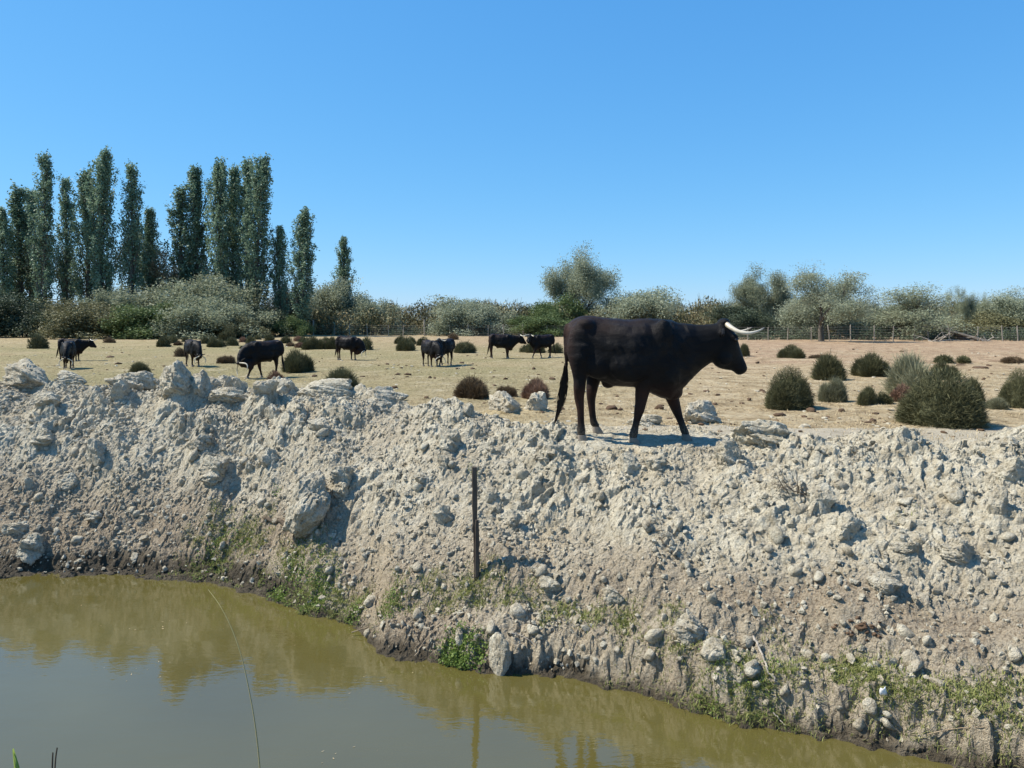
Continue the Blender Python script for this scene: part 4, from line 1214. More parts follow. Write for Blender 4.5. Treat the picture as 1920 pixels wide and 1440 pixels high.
def horn_mesh(HM, s, spread=1.0):
    # lyre-shaped horn: out from the poll, forward and up at the tip
    ctl = [Vector((U(1440), s * .055, W(268))), Vector((U(1462), s * .13, W(296))), Vector((U(1508), s * .205 * spread, W(326))), Vector((U(1570), s * .245 * spread, W(333))), Vector((U(1636), s * .235 * spread, W(318))), Vector((U(1692), s * .20 * spread, W(293)))]
    pts = []
    n = 22
    for i in range(n):
        t = i / (n - 1) * (len(ctl) - 1); k = min(int(t), len(ctl) - 2); f = t - k
        p0, p1, p2, p3 = ctl[max(k - 1, 0)], ctl[k], ctl[k + 1], ctl[min(k + 2, len(ctl) - 1)]
        pts.append(0.5 * ((2 * p1) + (p2 - p0) * f + (2 * p0 - 5 * p1 + 4 * p2 - p3) * f * f + (-p0 + 3 * p1 - 3 * p2 + p3) * f ** 3))
    V = []; F = []; rr = []; along = []
    for i, p in enumerate(pts):
        d = (pts[min(i + 1, n - 1)] - pts[max(i - 1, 0)]).normalized()
        a = d.cross(Vector((0, 0, 1))).normalized(); b = d.cross(a)
        f = i / (n - 1); rad = .0265 * (1 - f) ** 0.75 + .003
        rr.append([HM @ q for q in ring(p, a, b, rad, rad, 12, 2)]); along += [f] * 12
    loft(V, F, rr)
    me = bpy.data.meshes.new('horn'); me.from_pydata([tuple(v) for v in V], [], F); me.update()
    me.polygons.foreach_set('use_smooth', np.ones(len(me.polygons), dtype=bool))
    at_ = me.attributes.new('along', 'FLOAT', 'POINT'); at_.data.foreach_set('value', np.array(along, dtype=np.float32))
    return me

def hoof_mesh(p, side):
    V = []; F = []
    for s in (-1, 1):       # two claws
        rr = []
        for f, hx, hy, dx in ((0, .056, .030, .016), (.35, .054, .029, .012), (.75, .044, .026, .003), (1.0, .036, .023, -.004)):
            rr.append(ring(p + Vector((dx, s * .024, .075 * f - .012)), Vector((1, 0, 0)), YA, hx, hy, 12, 2.4))
        loft(V, F, rr)
    me = bpy.data.meshes.new('hoof'); me.from_pydata([tuple(v) for v in V], [], F); me.update()
    return me

def tuft_mesh(seed, n=420):
    r = np.random.default_rng(seed)
    ctl = np.array([(251, 560), (248, 620), (240, 690), (228, 770), (214, 850), (196, 930), (168, 1012)], float)
    wid = np.array([.008, .010, .015, .018, .016, .012, .004])
    V = []; T = []
    for i in range(n):
        off = r.normal(size=2) * 0.85; ph_ = r.uniform(0, 6.28); wv_ = r.uniform(0.3, 1.0)
        a = r.uniform(0, 3.2); L = r.uniform(1.5, 3.4); m = 5
        pts = []
        for j in range(m):
            t = min(a + L * j / (m - 1), 6 - 1e-3) * (1 if r.uniform() > 0 else 1); k = int(t); f = t - k
            c = ctl[k] * (1 - f) + ctl[k + 1] * f; w = wid[k] * (1 - f) + wid[k + 1] * f
            pts.append(((c[0] - ZX0) / ZS - .012 + (off[0] + wv_ * math.sin(t * 2.2 + ph_)) * w, -.012 + (off[1] + wv_ * math.cos(t * 1.9 + ph_)) * w, (1120 - c[1]) / ZS))
        for j in range(m - 1):
            p, q = np.array(pts[j]), np.array(pts[j + 1]); w0 = .0042 * (1 - 0.7 * j / m); sd = np.array([1, 0.3, 0]) * w0
            V += [p - sd, p + sd, q + sd * .8, q - sd * .8]; T += [r.uniform()] * 4
    return np_mesh('tail_tuft', np.array(V), np.arange(len(V)).reshape(-1, 4), False, {'tone': T})

def assemble(name, tmpl, label, loc, rz, sc=1.0, group=None):
    e = link(name, None, None, None, loc, rz, (sc, sc, sc)); tag(e, label, 'bull', group)
    for n_, me, mt in tmpl: link(n_, me, mt, e)
    return e

def bull_template(pitch, head_pitch, yaw, legs, feet, voxel, graze=False, spread=1.0, seed=3):
    body, HM, hooves = bull_parts(pitch, head_pitch, yaw, legs, feet, voxel, graze)
    t = [('body', body, M_COAT)]
    for s in (-1, 1): t.append(('horn', horn_mesh(HM, s, spread), M_HORN))
    for p, s in hooves: t.append(('hoof', hoof_mesh(p, s), M_HOOF))
    for s in (-1, 1):
        V = []; F = []; ellipsoid(V, F, HM @ Vector((U(1502), s * .107, W(385))), (.020, .016, .018))
        me = bpy.data.meshes.new('eye'); me.from_pydata([tuple(v) for v in V], [], F); me.update(); t.append(('eye', me, M_EYE))
    t.append(('tail_tuft', tuft_mesh(seed, 330 if voxel < 0.02 else 120), M_TUFT))
    return t

# the big bull on the crest
BX, BY = (1175 - CX) / F_PX * 8.25, 8.25
BZ = 0.790
def foot_z(legs, key, side, y0):
    zx = legs[key][-1][0]
    return H(BX + U(zx), BY + side * y0) - BZ
feet_main = {k: foot_z(LEGS_WALK, k, s, y0) for k, s, y0 in (('nh', -1, .145), ('fh', 1, .145), ('nf', -1, .135), ('ff', 1, .135))}
main_t = bull_template(0.0, 0.0, 0.0, LEGS_WALK, feet_main, 0.0125)
assemble('black_bull', main_t, 'big black bull walking along the crest of the clay bank', (BX, BY, BZ), 0.0)

flat_feet = {k: 0.0 for k in ('nh', 'fh', 'nf', 'ff')}
t_graze = bull_template(0, -0.35, 0.0, LEGS_STAND, flat_feet, 0.026, True, 1.1)
t_graze_y = bull_template(0, -0.35, 0.45, LEGS_WALK, flat_feet, 0.026, True, 1.25)
t_stand = bull_template(-0.05, -0.15, 0.0, LEGS_STAND, flat_feet, 0.026)
t_look = bull_template(-0.25, -0.1, 0.9, LEGS_WALK, flat_feet, 0.026)
G = 'herd of black bulls on the field'
def far_bull(t, px, by, hpx, rz, label):
    d = CAMZ * F_PX / (by - HY)
    p = at(px, d); p.z = H(p.x, p.y)
    assemble('black_bull', t, label, p, math.radians(rz), hpx / F_PX * d / 1.30, G)
far_bull(t_stand, 133, 676, 42, 20, 'black bull standing in profile behind the head-on bull at far left')
far_bull(t_graze, 128, 691, 52, -66, 'black bull grazing head-on at far left in front of a standing one')
far_bull(t_graze, 362, 688, 50, -48, 'black bull grazing almost head-on beside a brown mound')
far_bull(t_graze_y, 496, 708, 70, 222, 'black bull with wide horns grazing just behind the clods, facing left')
far_bull(t_graze, 652, 675, 45, -14, 'dark brown bull grazing to the right in front of the far saltwort cluster')
far_bull(t_graze, 808, 686, 50, -55, 'black bull with lowered head, left one of the close pair in mid field')
far_bull(t_look, 834, 684, 50, -118, 'black bull with raised head, right one of the close pair in mid field')
far_bull(t_stand, 940, 672, 46, 4, 'black bull standing in profile facing right at the back of the field')
far_bull(t_look, 1018, 671, 44, 200, 'black bull at the back facing left towards another bull, looking out')

# ------------------------------------------------------------------ clods, stones, crumbs on the bank
def ico(sub):
    import bmesh
    bm = bmesh.new(); bmesh.ops.create_icosphere(bm, subdivisions=sub, radius=1.0)
    V = np.array([v.co[:] for v in bm.verts]); bm.verts.index_update()
    F = np.array([[v.index for v in f.verts] for f in bm.faces]); bm.free()
    return V, F
ICO4 = ico(5); ICO1 = ico(1); ICO2 = ico(2); ICO3 = ico(4)
def n3(P, f, seed):
    return perlin(P[:, 0] * f + P[:, 2] * f * 0.61, P[:, 1] * f + 5.3, seed) + perlin(P[:, 1] * f + P[:, 2] * f * 0.83 + 9.1, P[:, 0] * f * 0.4 + P[:, 2] * f, seed + 1)
def clod_mesh(seed, base, angular=0.5, rough=1.0):
    """a broken lump of dried clay: rounded mass cut by a few flat breaks, crumbly skin"""
    V, F = base; r = np.random.default_rng(seed); P = V.copy()
    P *= (1 + 0.42 * n3(V, 1.15, seed))[:, None]
    for _ in range(7):
        n = r.normal(size=3); n /= np.linalg.norm(n); c = r.uniform(0.45, 0.8)
        k = P @ n; over = np.clip(k - c, 0, None)
        P -= np.outer(over * 0.78, n)
    ridge = 1 - 2 * np.abs(n3(P, 3.1, seed + 7))
    P *= (1 + 0.17 * rough * n3(P, 2.4, seed + 5) + 0.075 * rough * ridge + 0.06 * n3(P, 6.5, seed + 9) + 0.035 * n3(P, 15, seed + 11) + 0.018 * n3(P, 33, seed + 13))[:, None]
    crack = np.abs(n3(V, 1.9, seed + 21)); P *= (1 - 0.11 * (1 - sstep(0.0, 0.07, crack)))[:, None]
    return np_mesh('clay_clod', P, F, len(V) < 200)

for i, (g, (px, by, w, h, nm, lab)) in enumerate(_cl):
    d = g.y
    me = clod_mesh(300 + i, ICO4 if w >= 56 else ICO3, 0.5 if nm != 'flat_stone' else 0.7, 0.45 if nm == 'clay_boulder' else 1.0)
    W_ = w / F_PX * d / 2; H_ = h / F_PX * d
    r = np.random.default_rng(900 + i)
    o = link(nm, me, M_CLOD, None, (g.x, g.y + W_ * (0.25 if nm != 'clay_boulder' else (-0.02 if by < 1100 else 0.3)), g.z + H_ * 0.36), 0, (W_ * 1.0, W_ * r.uniform(0.75, 1.0), H_ * 0.66))
    o.rotation_euler = (r.normal() * 0.12, r.normal() * 0.12, r.uniform(-0.5, 0.5))
    if nm == 'clay_boulder' and by < 1100: o.rotation_euler = (math.pi - 0.1, 0.12, 0.4)
    tag(o, lab, 'clod' if 'clod' in nm else ('boulder' if 'boulder' in nm else 'stone'), 'clay clods on the bank')

# loose fist-sized clods, alike
_cm = [clod_mesh(500 + k, ICO2, 0.55) for k in range(10)]
r = np.random.default_rng(77)
cnt = 0
while cnt < 170:
    px = r.uniform(5, 1915); t = r.uniform(0.05, 0.98)
    top = np.interp(px, [0, 600, 850, 1080, 1450, 1920], [750, 760, 790, 830, 845, 850]); bot = np.interp(px, [0, 370, 560, 720, 1200, 1740, 1920], [1075, 1080, 1130, 1220, 1290, 1410, 1440])
    py = top + (bot - top) * t
    if 1050 < px < 1400 and py < 845: continue
    g = ground_at(px, py); g = Vector(surf(np.array([g.x]), np.array([g.y]))[0])
    s = 0.025 + 0.05 * r.uniform() ** 2.2
    o = link('loose_clod', _cm[cnt % 10], M_CLOD, None, (g.x, g.y, g.z + s * 0.25), 0, (s * r.uniform(.8, 1.2), s * r.uniform(.8, 1.2), s * r.uniform(.6, .9)))
    o.rotation_euler = (r.uniform(0, 6), r.uniform(0, 6), r.uniform(0, 6))
    tag(o, 'loose fist-sized crumb of clay lying on the bank slope', 'clod', 'loose fist-sized clay crumbs on the bank')
    cnt += 1

def build_crumbs():
    r = np.random.default_rng(88); n = 20000
    x = r.uniform(-8.0, 5.6, n); yw = Yw0(x); yc = Yc0(x)
    t = r.uniform(0.03, 1.22, n); y = yw + t * (yc - yw)
    cl_ = fbm(x * 1.6, y * 1.6, 3, 221) + r.normal(size=n) * 0.3
    keep = (cl_ > -0.15) & ~((np.abs(x - 1.5) < 1.0) & (np.abs(y - 8.3) < 0.4))
    x, y = x[keep], y[keep]; n = len(x)
    S3 = surf(x, y); x, y, z = S3.T
    s = 0.007 + 0.024 * r.uniform(size=n) ** 3
    V0, F0 = ICO1
    V = V0[None] * (1 + 0.32 * r.normal(size=(n, len(V0), 1))).clip(0.5, 1.6) * s[:, None, None] * r.uniform(0.65, 1.25, (n, 1, 3))
    V = V + np.stack([x, y, z + s * 0.35], 1)[:, None, :]
    F = F0[None] + (np.arange(n) * len(V0))[:, None, None]
    me = np_mesh('clay_crumbs', V.reshape(-1, 3), F.reshape(-1, 3), False)
    tag(link('clay_crumbs', me, M_CLOD), 'scattered small crumbs of dry clay over the bank', 'rubble', kind='stuff')
build_crumbs()

# ------------------------------------------------------------------ grass, weeds, straw
def blades(P, r, ln, wd, lean=0.5, bendf=0.5):
    n = len(P)
    az = r.uniform(0, 2 * math.pi, n); out = np.stack([np.cos(az), np.sin(az), np.zeros(n)], 1)
    l = r.uniform(ln[0], ln[1], n)[:, None]; le = (lean * np.abs(r.normal(size=n)))[:, None]
    side = np.stack([-np.sin(az), np.cos(az), np.zeros(n)], 1) * wd
    m = P + np.array([0, 0, 1]) * l * 0.55 + out * l * le * 0.35
    t = P + np.array([0, 0, 1]) * l * (0.95 - 0.3 * np.clip(le, 0, 1.5)) + out * l * le * 1.0
    V = np.stack([P - side, P + side, m + side * 0.8, m - side * 0.8, m - side * .8, m + side * .8, t + side * 0.15, t - side * 0.15], 1).reshape(-1, 3)
    return V, np.arange(n * 8).reshape(n * 2, 4)

def patch_points(patches, r):
    P = []
    for px, py, rx, ry, n in patches:
        qx = px + r.normal(size=n) * rx * 0.5; qy = py + r.normal(size=n) * ry * 0.5
        # map the patch centre to the ground and spread around it
        g = ground_at(px, py); sx = rx / F_PX * g.y
        sy = ry / F_PX * g.y * 1.25
        if px > 1280: n = int(n * 0.55)
        k = max(3, n // 26)
        if False: pass
        cx = g.x + r.normal(size=k) * sx * 0.5; cy = g.y + r.normal(size=k) * sy * 0.5
        j = r.integers(0, k, n)
        x = cx[j] + r.normal(size=n) * 0.035; y = cy[j] + r.normal(size=n) * 0.035
        x, y, z = surf(x, y).T
        ok = z > WATER - 0.01
        P.append(np.stack([x[ok], y[ok], z[ok] - 0.004], 1))
    return np.concatenate(P)
r = np.random.default_rng(99)
GP = [(400, 1010, 60, 40, 900), (450, 1020, 70, 40, 900), (500, 1005, 45, 30, 420), (415, 1060, 45, 30, 500), (385, 975, 50, 25, 260), (540, 1090, 60, 50, 1500), (590, 1105, 50, 45, 1300), (625, 1130, 35, 30, 700), (665, 1140, 30, 25, 500), (740, 1125, 30, 40, 550), (520, 1045, 50, 25, 350),
      (870, 1098, 60, 18, 900), (900, 1110, 55, 16, 700), (820, 1090, 45, 18, 350), (950, 1120, 40, 20, 320), (1045, 1155, 35, 16, 420), (1110, 1155, 35, 14, 420), (1175, 1170, 22, 22, 420), (1255, 1140, 20, 14, 160), (1010, 1130, 30, 18, 200), (1290, 1205, 60, 30, 300),
      (1330, 1300, 55, 40, 1500), (1300, 1280, 45, 40, 700), (1385, 1260, 45, 45, 900), (1420, 1300, 50, 45, 1100), (1460, 1290, 45, 35, 900), (1480, 1230, 50, 40, 420), (1520, 1330, 60, 30, 500), (1395, 1335, 45, 25, 700), (1600, 1265, 60, 24, 1500), (1640, 1285, 50, 24, 1000), (1570, 1250, 45, 18, 600), (1700, 1290, 50, 20, 800), (1680, 1335, 50, 25, 500), (1760, 1300, 60, 24, 1200), (1830, 1310, 55, 22, 1200), (1890, 1300, 50, 24, 1100), (1910, 1350, 40, 40, 800), (1860, 1420, 60, 30, 500), (1240, 1220, 50, 40, 260), (1450, 1180, 60, 30, 180), (1160, 1215, 40, 30, 160), (885, 890, 18, 10, 70), (1700, 970, 30, 20, 60)]
gp = patch_points(GP, r)
v, f = blades(gp, r, (0.015, 0.060), 0.0026, 0.85)
tag(link('grass', np_mesh('grass', v, f, False, {'tone': np.repeat(np.clip(r.normal(size=len(gp)) * .28 + .5, 0, 1), 8)}), M_GRASS), 'short green grass growing in patches on the lower bank', 'grass', kind='stuff')
# leafy weeds
WP = [(545, 1100, 55, 45, 1300), (600, 1120, 40, 30, 900), (430, 1030, 80, 40, 700), (860, 1245, 42, 22, 1900), (845, 1235, 30, 20, 700), (665, 1150, 25, 20, 300), (735, 1135, 25, 30, 300), (1340, 1310, 40, 25, 400), (1440, 1310, 40, 30, 300)]
wp = patch_points(WP, r); wp[:, 2] += r.uniform(0.0, 0.055, len(wp))
v, f = leaf_quads(wp, 0.011, r, 0.0, 0.65)
tag(link('weeds', np_mesh('weeds', v, f, False, {'tone': np.repeat(np.clip(r.normal(size=len(wp)) * .28 + .5, 0, 1), 4)}), M_WEED), 'small-leaved green weeds creeping over the foot of the bank', 'weeds', kind='stuff')
# dry straw litter on the bank
n = 2600
x = r.uniform(-7.5, 5.3, n); y = Yw0(x) + r.uniform(0.06, 1.2, n) * (Yc0(x) - Yw0(x)); x, y, z = surf(x, y).T
k = fbm(x * 1.3, y * 1.3, 3, 231) > 0.0
P = np.stack([x, y, z + 0.004], 1)[k]
n = len(P); az = r.uniform(0, 6.28, n); l = r.uniform(0.02, 0.09, n)
D = np.stack([np.cos(az) * l, np.sin(az) * l, r.uniform(-0.1, 0.6, n) * l], 1); sd = np.stack([-np.sin(az), np.cos(az), np.zeros(n)], 1) * 0.0016
V = np.stack([P - sd, P + sd, P + D + sd, P + D - sd], 1).reshape(-1, 3)
tag(link('straw_litter', np_mesh('straw_litter', V, np.arange(len(V)).reshape(-1, 4), False, {'tone': np.repeat(r.uniform(0, 1, n), 4)}), M_STRAW), 'bits of dry straw scattered over the bank', 'straw', kind='stuff')
# cropped dry grass on the field
def build_field_grass():
    r = np.random.default_rng(123); n = 60000
    d = 12.5 * (46 / 12.5) ** r.uniform(0, 1, n); x = r.uniform(-0.75, 0.75, n) * d
    k = fbm(x * 0.5, d * 0.5, 4, 241) + 0.25 * r.normal(size=n) > 0.0
    x, d = x[k], d[k]
    ok = d > Yc0(x) + 1.6
    x, d = x[ok], d[ok]
    P = np.stack([x, d, terrain(x, d) - 0.004], 1)
    v, f = blades(P, r, (0.02, 0.07), 0.006, 0.9)
    tone = np.repeat(r.uniform(0, 1, len(P)), 8)
    tag(link('dry_grass', np_mesh('dry_grass', v, f, False, {'tone': tone}), M_STRAW), 'cropped dry grass covering the field', 'grass', kind='stuff')
build_field_grass()

# dung pats on the field
_dm = [clod_mesh(700 + k, ICO2, 0.3) for k in range(5)]
DUNG = [(1147, 770, 22, 10), (1163, 771, 14, 5), (1237, 768, 20, 9), (1460, 778, 30, 7), (1520, 770, 22, 8), (1578, 770, 12, 8), (1635, 788, 18, 6), (1667, 816, 14, 6), (1678, 818, 9, 6), (1565, 838, 12, 5), (740, 728, 12, 6), (745, 702, 14, 4), (765, 702, 16, 4), (806, 711, 9, 5), (815, 712, 6, 4), (680, 708, 10, 3), (1000, 692, 10, 5),
        (948, 712, 10, 4), (1002, 715, 8, 4), (1035, 711, 14, 4), (866, 681, 10, 4), (885, 692, 12, 3), (858, 692, 9, 3), (752, 690, 10, 3), (726, 683, 8, 3), (590, 707, 12, 5), (205, 670, 20, 4), (222, 683, 14, 4), (80, 697, 8, 4), (430, 720, 24, 3), (1600, 655, 8, 3), (1690, 660, 8, 3), (1420, 680, 10, 3), (1840, 690, 30, 5), (1800, 686, 20, 4), (1855, 686, 16, 5),
        (1428, 735, 12, 5), (1405, 750, 10, 5), (1325, 735, 14, 4), (1345, 742, 10, 4), (1295, 740, 16, 4), (1260, 756, 10, 4), (1340, 757, 14, 4), (1420, 806, 12, 4), (1500, 812, 10, 4), (1770, 812, 16, 5), (1850, 820, 10, 4), (835, 760, 12, 5), (800, 748, 10, 5), (640, 690, 9, 3)]
for i, (px, py, w, h) in enumerate(DUNG):
    d = CAMZ * F_PX / (py - HY); p = at(px, d); p.z = H(p.x, p.y)
    s = w / F_PX * d / 2; hh = h / F_PX * d
    o = link('dung_pat', _dm[i % 5], M_DUNG, None, (p.x, p.y, p.z + hh * 0.2), i * 1.3, (s, s * 0.8, hh * 0.75))
    tag(o, 'dark dried dung lying on the dry field', 'dung', 'dung pats on the field')
r = np.random.default_rng(17)
dv = []; df = []
V0, F0 = ICO2
for k in range(30):
    q = r.normal(size=2) * np.array([0.085, 0.05]); g = ground_at(1612 + q[0] * 250, 1178 + q[1] * 180); sz = r.uniform(0.006, 0.017)
    df.append(F0 + len(V0) * len(dv)); dv.append(V0 * (1 + 0.25 * r.normal(size=(len(V0), 1))) * sz * np.array([1.2, 1.2, .7]) + np.array(g) + np.array([0, 0, sz * 0.3]))
tag(link('dung_pat', np_mesh('dung_pat', np.concatenate(dv), np.concatenate(df), True), M_DUNG), 'crumbled reddish brown dung on the lower right bank', 'dung', kind='stuff')
# small clods and droppings strewn over the field
r = np.random.default_rng(18); n = 5200
d = 12.8 * (60 / 12.8) ** r.uniform(0, 1, n); x = r.uniform(-0.75, 0.75, n) * d
k = (fbm(x * 0.35, d * 0.35, 3, 261) + 0.35 * r.normal(size=n) > 0.05) & (d > Yc0(x) + 1.8); x = x[k]; d = d[k]; n = len(x)
sz = 0.012 + 0.05 * r.uniform(size=n) ** 3
V0, F0 = ICO1
zf = np.zeros(n); nr_ = d < 18.05; zf[nr_] = terrain(x[nr_], d[nr_]); zf[~nr_] = terrain(x[~nr_], d[~nr_])
V = V0[None] * (1 + 0.3 * r.normal(size=(n, len(V0), 1))).clip(0.5, 1.6) * sz[:, None, None] * np.array([1.3, 1.3, 0.6]) + np.stack([x, d, zf + sz * 0.2], 1)[:, None, :]
fl_, fi = V.reshape(-1, 3), (F0[None] + (np.arange(n) * len(V0))[:, None, None]).reshape(-1, 3)
me = np_mesh('field_crumbs', fl_, fi, False, None, np.repeat(r.integers(0, 2, n), len(F0)))
tag(link('field_crumbs', me, [M_DUNG, M_CLOD]), 'small crumbs of soil and droppings strewn over the field', 'rubble', kind='stuff')

# ------------------------------------------------------------------ wooden stake, sticks, reeds
def box_ring(z, w, t, ox=0.0, oy=0.0, ch=0.006):
    return [Vector((ox + a, oy + b, z)) for a, b in ((-w + ch, -t), (w - ch, -t), (w, -t + ch), (w, t - ch), (w - ch, t), (-w + ch, t), (-w, t - ch), (-w, -t + ch))]
g = ground_at(892, 1086)
V = []; F = []
r = np.random.default_rng(5)
hs_ = 208 / F_PX * g.y
rr = []
for i, f_ in enumerate(np.linspace(-0.25, 1.0, 26)):
    wd = 0.0255 if f_ < 0.43 else (0.023 if f_ > 0.47 else 0.029)
    ox = -0.012 * f_ + (0.009 if f_ < 0.43 else 0.0)
    rr.append(box_ring(f_ * hs_ + (0.004 * r.normal() if f_ < 1 else 0), wd * (1 + 0.05 * r.normal()), 0.018 * (1 + 0.05 * r.normal()), ox + 0.0015 * r.normal(), 0.0015 * r.normal()))
rr[-1][2].z -= 0.006; rr[-1][3].z -= 0.006
loft(V, F, rr)
me = bpy.data.meshes.new('wooden_stake'); me.from_pydata([tuple(v) for v in V], [], F); me.update()
so = link('wooden_stake', None, None, None, g); tag(so, 'dark weathered wooden stake standing upright in the bank', 'stake')
link('stake_shaft', me, M_STAKE, so)
V = []; F = []
loft(V, F, [box_ring(z * hs_, w_, 0.011, 0.012, -0.029) for z, w_ in ((0.02, .016), (0.1, .019), (0.3, .018), (0.50, .017), (0.53, .012))])
me = bpy.data.meshes.new('splint'); me.from_pydata([tuple(v) for v in V], [], F); me.update()
link('splint', me, M_STAKE, so)

def stick(name, pxs, r0, r1, mat, label, lift=0.012, cat='stick', sub=5, seed=1):
    r = np.random.default_rng(seed)
    P = [ground_at(*p) for p in pxs]; pts = []
    for a, b in zip(P[:-1], P[1:]):
        for j in range(sub): pts.append(a.lerp(b, j / sub))
    pts.append(P[-1])
    pts = [np.array((p.x + r.normal() * 0.004, p.y + r.normal() * 0.004, max(p.z, H(p.x, p.y)) + lift)) for p in pts]
    rad = np.linspace(r0, r1, len(pts))
    v, f = polyline_tube(pts, rad, 6)
    nm = {'tone': np.full(len(v), 0.6)}
    tag(link(name, np_mesh(name, v, f, True, nm), mat), label, cat)
stick('driftwood_plank', [(494, 973), (518, 984), (543, 991)], 0.020, 0.024, M_TWIGD, 'grey brown piece of wood lying left of the big upright boulder', 0.02)
stick('dry_branch', [(1412, 1203), (1428, 1235), (1440, 1272), (1457, 1292)], 0.010, 0.005, M_DEAD, 'bleached curved branch lying on the lower bank', 0.03, seed=2)
stick('dark_twig', [(1232, 1015), (1256, 1034), (1274, 1056)], 0.006, 0.004, M_TWIGD, 'thin dark twig lying on the slope right of the stake', 0.02, seed=3)
stick('straw_stalk', [(778, 1238), (800, 1205), (832, 1172)], 0.005, 0.002, M_TWIG, 'straw coloured stem lying across the clay spit', 0.03, seed=4)
stick('straw_stalk', [(660, 1192), (685, 1184), (712, 1176)], 0.005, 0.002, M_TWIG, 'pale stem poking out over the water left of the clay spit', 0.03, seed=5)
stick('pale_twig', [(957, 1196), (980, 1200), (1005, 1218)], 0.007, 0.003, M_DEAD, 'pale crooked twig above the dark block at the water edge', 0.025, seed=6)
stick('straw_stalk', [(1450, 1345), (1462, 1360), (1474, 1368)], 0.005, 0.002, M_DEAD, 'pale root end sticking out at the water edge in the right half', 0.03, seed=7)
stick('straw_stalk', [(1740, 1385), (1790, 1375), (1850, 1370)], 0.004, 0.002, M_TWIG, 'thin straw lying on the cut bank in the lower right corner', 0.02, seed=8)
stick('pale_twig', [(1370, 1215), (1390, 1222), (1408, 1206)], 0.004, 0.002, M_TWIGD, 'thin dark twig leaning at the top of the bleached branch', 0.03, seed=9)
# dry twig tuft on the upper right slope
g = ground_at(1487, 925); segs = []; tips = []
r = np.random.default_rng(62)
for k in range(9):
    grow(r, (r.normal() * 0.05, r.normal() * 0.03, 0), (r.normal() * 0.8, -0.2, 0.8), 0.14, 0.005, 2, segs, tips, 0.6, 0.0, 3, (1, 3), 0.7, 0.25)
v, f = tubes(segs, 4)
tag(link('twig_tuft', np_mesh('twig_tuft', v, f, True), M_TWIGD, None, g), 'tuft of dry dark twigs growing out of the upper right slope', 'twigs')
g = ground_at(1222, 1000); segs = []; tips = []
for k in range(6):
    grow(r, (r.normal() * 0.03, 0, 0), (r.normal() * 0.7, -0.2, 0.8), 0.08, 0.003, 2, segs, tips, 0.6, 0.0, 3, (1, 3), 0.7, 0.25)
v, f = tubes(segs, 4)
tag(link('twig_tuft', np_mesh('twig_tuft', v, f, True), M_TWIG, None, g), 'small dry weed skeleton at the upper end of the thin dark twig', 'twigs')
# white scrap
g = ground_at(1652, 1308)
P = []; F = []
for i in range(4):
    for j in range(4):
        P.append((0.026 * (i - 1.5) / 1.5 * (1 - 0.15 * j / 3), 0.008 * math.sin(i * 1.7 + j), 0.024 * (j - 0.3) / 1.5 + 0.01 + 0.004 * math.cos(i * 2.1)))
me = np_mesh('white_scrap', np.array(P), grid_faces(4, 4), True)
o = link('white_scrap', me, M_WHITE, None, g + Vector((0, -0.03, 0.02)), 0.3)
sd_ = o.modifiers.new('t', 'SOLIDIFY'); sd_.thickness = 0.003
tag(o, 'small white scrap caught in the grass on the lower right bank', 'litter')

# reed stalks rooted on the near shore
def stalk(name, pts_px, dist, root, r0, r1, mat, label):
    pts = [np.array(root, float)]
    for (px, py), d in zip(pts_px, dist):
        pts.append(np.array(((px - CX) / F_PX * d, d, CAMZ - (py - HY) / F_PX * d)))
    # smooth through the points
    out = []
    for i in range(len(pts) - 1):
        p0, p1, p2, p3 = pts[max(i - 1, 0)], pts[i], pts[i + 1], pts[min(i + 2, len(pts) - 1)]
        for j in range(8):
            f_ = j / 8
            out.append(0.5 * (2 * p1 + (p2 - p0) * f_ + (2 * p0 - 5 * p1 + 4 * p2 - p3) * f_ ** 2 + (-p0 + 3 * p1 - 3 * p2 + p3) * f_ ** 3))
    out.append(pts[-1])
    v, f = polyline_tube(out, np.linspace(r0, r1, len(out)), 6)
    tag(link(name, np_mesh(name, v, f, True, {'tone': np.full(len(v), 0.5)}), mat), label, 'reed', 'reeds on the near shore')
stalk('reed_stalk', [(497, 1880), (494, 1660), (491, 1540), (487, 1440), (478, 1357), (465, 1284), (452, 1229), (434, 1178), (412, 1135), (390, 1105)], [2.46, 2.48, 2.49, 2.5, 2.51, 2.53, 2.55, 2.58, 2.61, 2.65], (-0.79, 2.45, -0.78), 0.0036, 0.0007, M_REED, 'long thin bent reed stalk rising from the bottom of the picture over the water')
stalk('reed_stalk', [(94, 1800), (99, 1560), (103, 1440), (107, 1403)], [2.5] * 4, (-1.51, 2.5, -0.80), 0.0032, 0.0022, M_TWIGD, 'taller of two short dark reed stubs at the bottom edge')
stalk('reed_stalk', [(90, 1800), (95, 1560), (98, 1440), (99, 1412)], [2.48] * 4, (-1.51, 2.48, -0.80), 0.0032, 0.0022, M_TWIGD, 'shorter of two short dark reed stubs at the bottom edge')
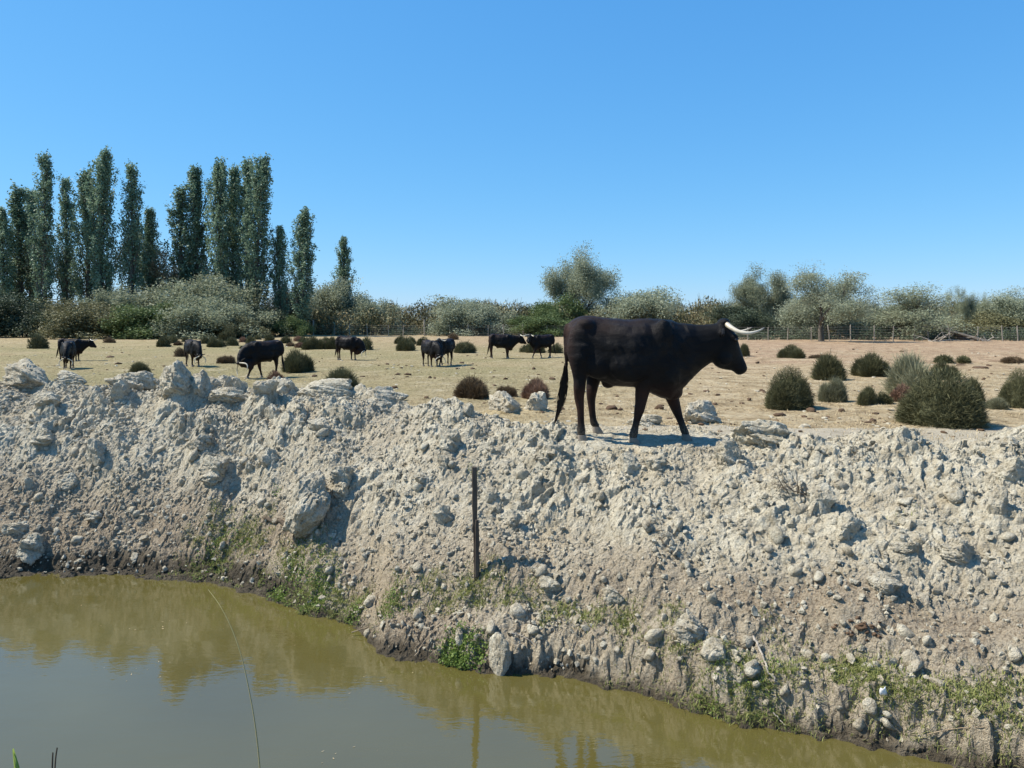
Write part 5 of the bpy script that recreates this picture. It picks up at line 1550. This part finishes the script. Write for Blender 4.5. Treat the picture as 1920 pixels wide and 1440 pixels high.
# green blade at the bottom left
b0 = np.array(((33 - CX) / F_PX * 2.45, 2.45, -0.80)); b1 = np.array(((30 - CX) / F_PX * 2.45, 2.45, CAMZ - (1440 - HY) / F_PX * 2.45)); b2 = np.array(((20 - CX) / F_PX * 2.45, 2.46, CAMZ - (1408 - HY) / F_PX * 2.45))
pts = [b0, (b0 + b1) / 2 + np.array((0.02, 0, 0)), b1, b2]; wds = [0.004, 0.010, 0.009, 0.001]
V = []
for p, w_ in zip(pts, wds): V += [p + (-w_, 0.004, 0), p + (0, -0.002, 0), p + (w_, 0.004, 0)]
F = []
for i in range(3):
    for k in range(2): F.append((i * 3 + k, i * 3 + k + 1, i * 3 + k + 4, i * 3 + k + 3))
o = link('green_reed', np_mesh('green_reed', np.array(V), np.array(F), True, {'tone': np.full(len(V), .7)}), M_REEDG)
sd_ = o.modifiers.new('t', 'SOLIDIFY'); sd_.thickness = 0.001
tag(o, 'bright green reed blade in the bottom left corner', 'reed', 'reeds on the near shore')

# bits of leaf and straw floating on the water
r = np.random.default_rng(201); n = 45
fx = []; 
for k in range(n):
    c = [(300, 1160), (360, 1170), (265, 1240), (560, 1180), (700, 1260), (1180, 1330), (150, 1110), (640, 1400)][int(r.integers(0, 8))]
    px, py = c[0] + r.normal() * 45, c[1] + abs(r.normal()) * 18
    d = (CAMZ - WATER) / (py - HY) * F_PX
    fx.append(((px - CX) / F_PX * d, d, WATER + 0.003))
P = np.array(fx); P = P[P[:, 1] < Yw0(P[:, 0]) - 0.12]; n = len(P)
az = r.uniform(0, 6.28, n); l = r.uniform(0.003, 0.013, n)[:, None]
A = np.stack([np.cos(az), np.sin(az), np.zeros(n)], 1) * l; Bv = np.stack([-np.sin(az), np.cos(az), np.zeros(n)], 1) * l * r.uniform(0.15, 0.6, (n, 1))
V = np.stack([P - A, P + Bv, P + A + np.array([0, 0, .002]), P - Bv], 1).reshape(-1, 3)
tag(link('floating_bits', np_mesh('floating_bits', V, np.arange(len(V)).reshape(-1, 4), False, {'tone': np.repeat(r.uniform(0, 1, n), 4)}), M_STRAW), 'bits of dry leaf and straw floating on the water', 'debris', kind='stuff')
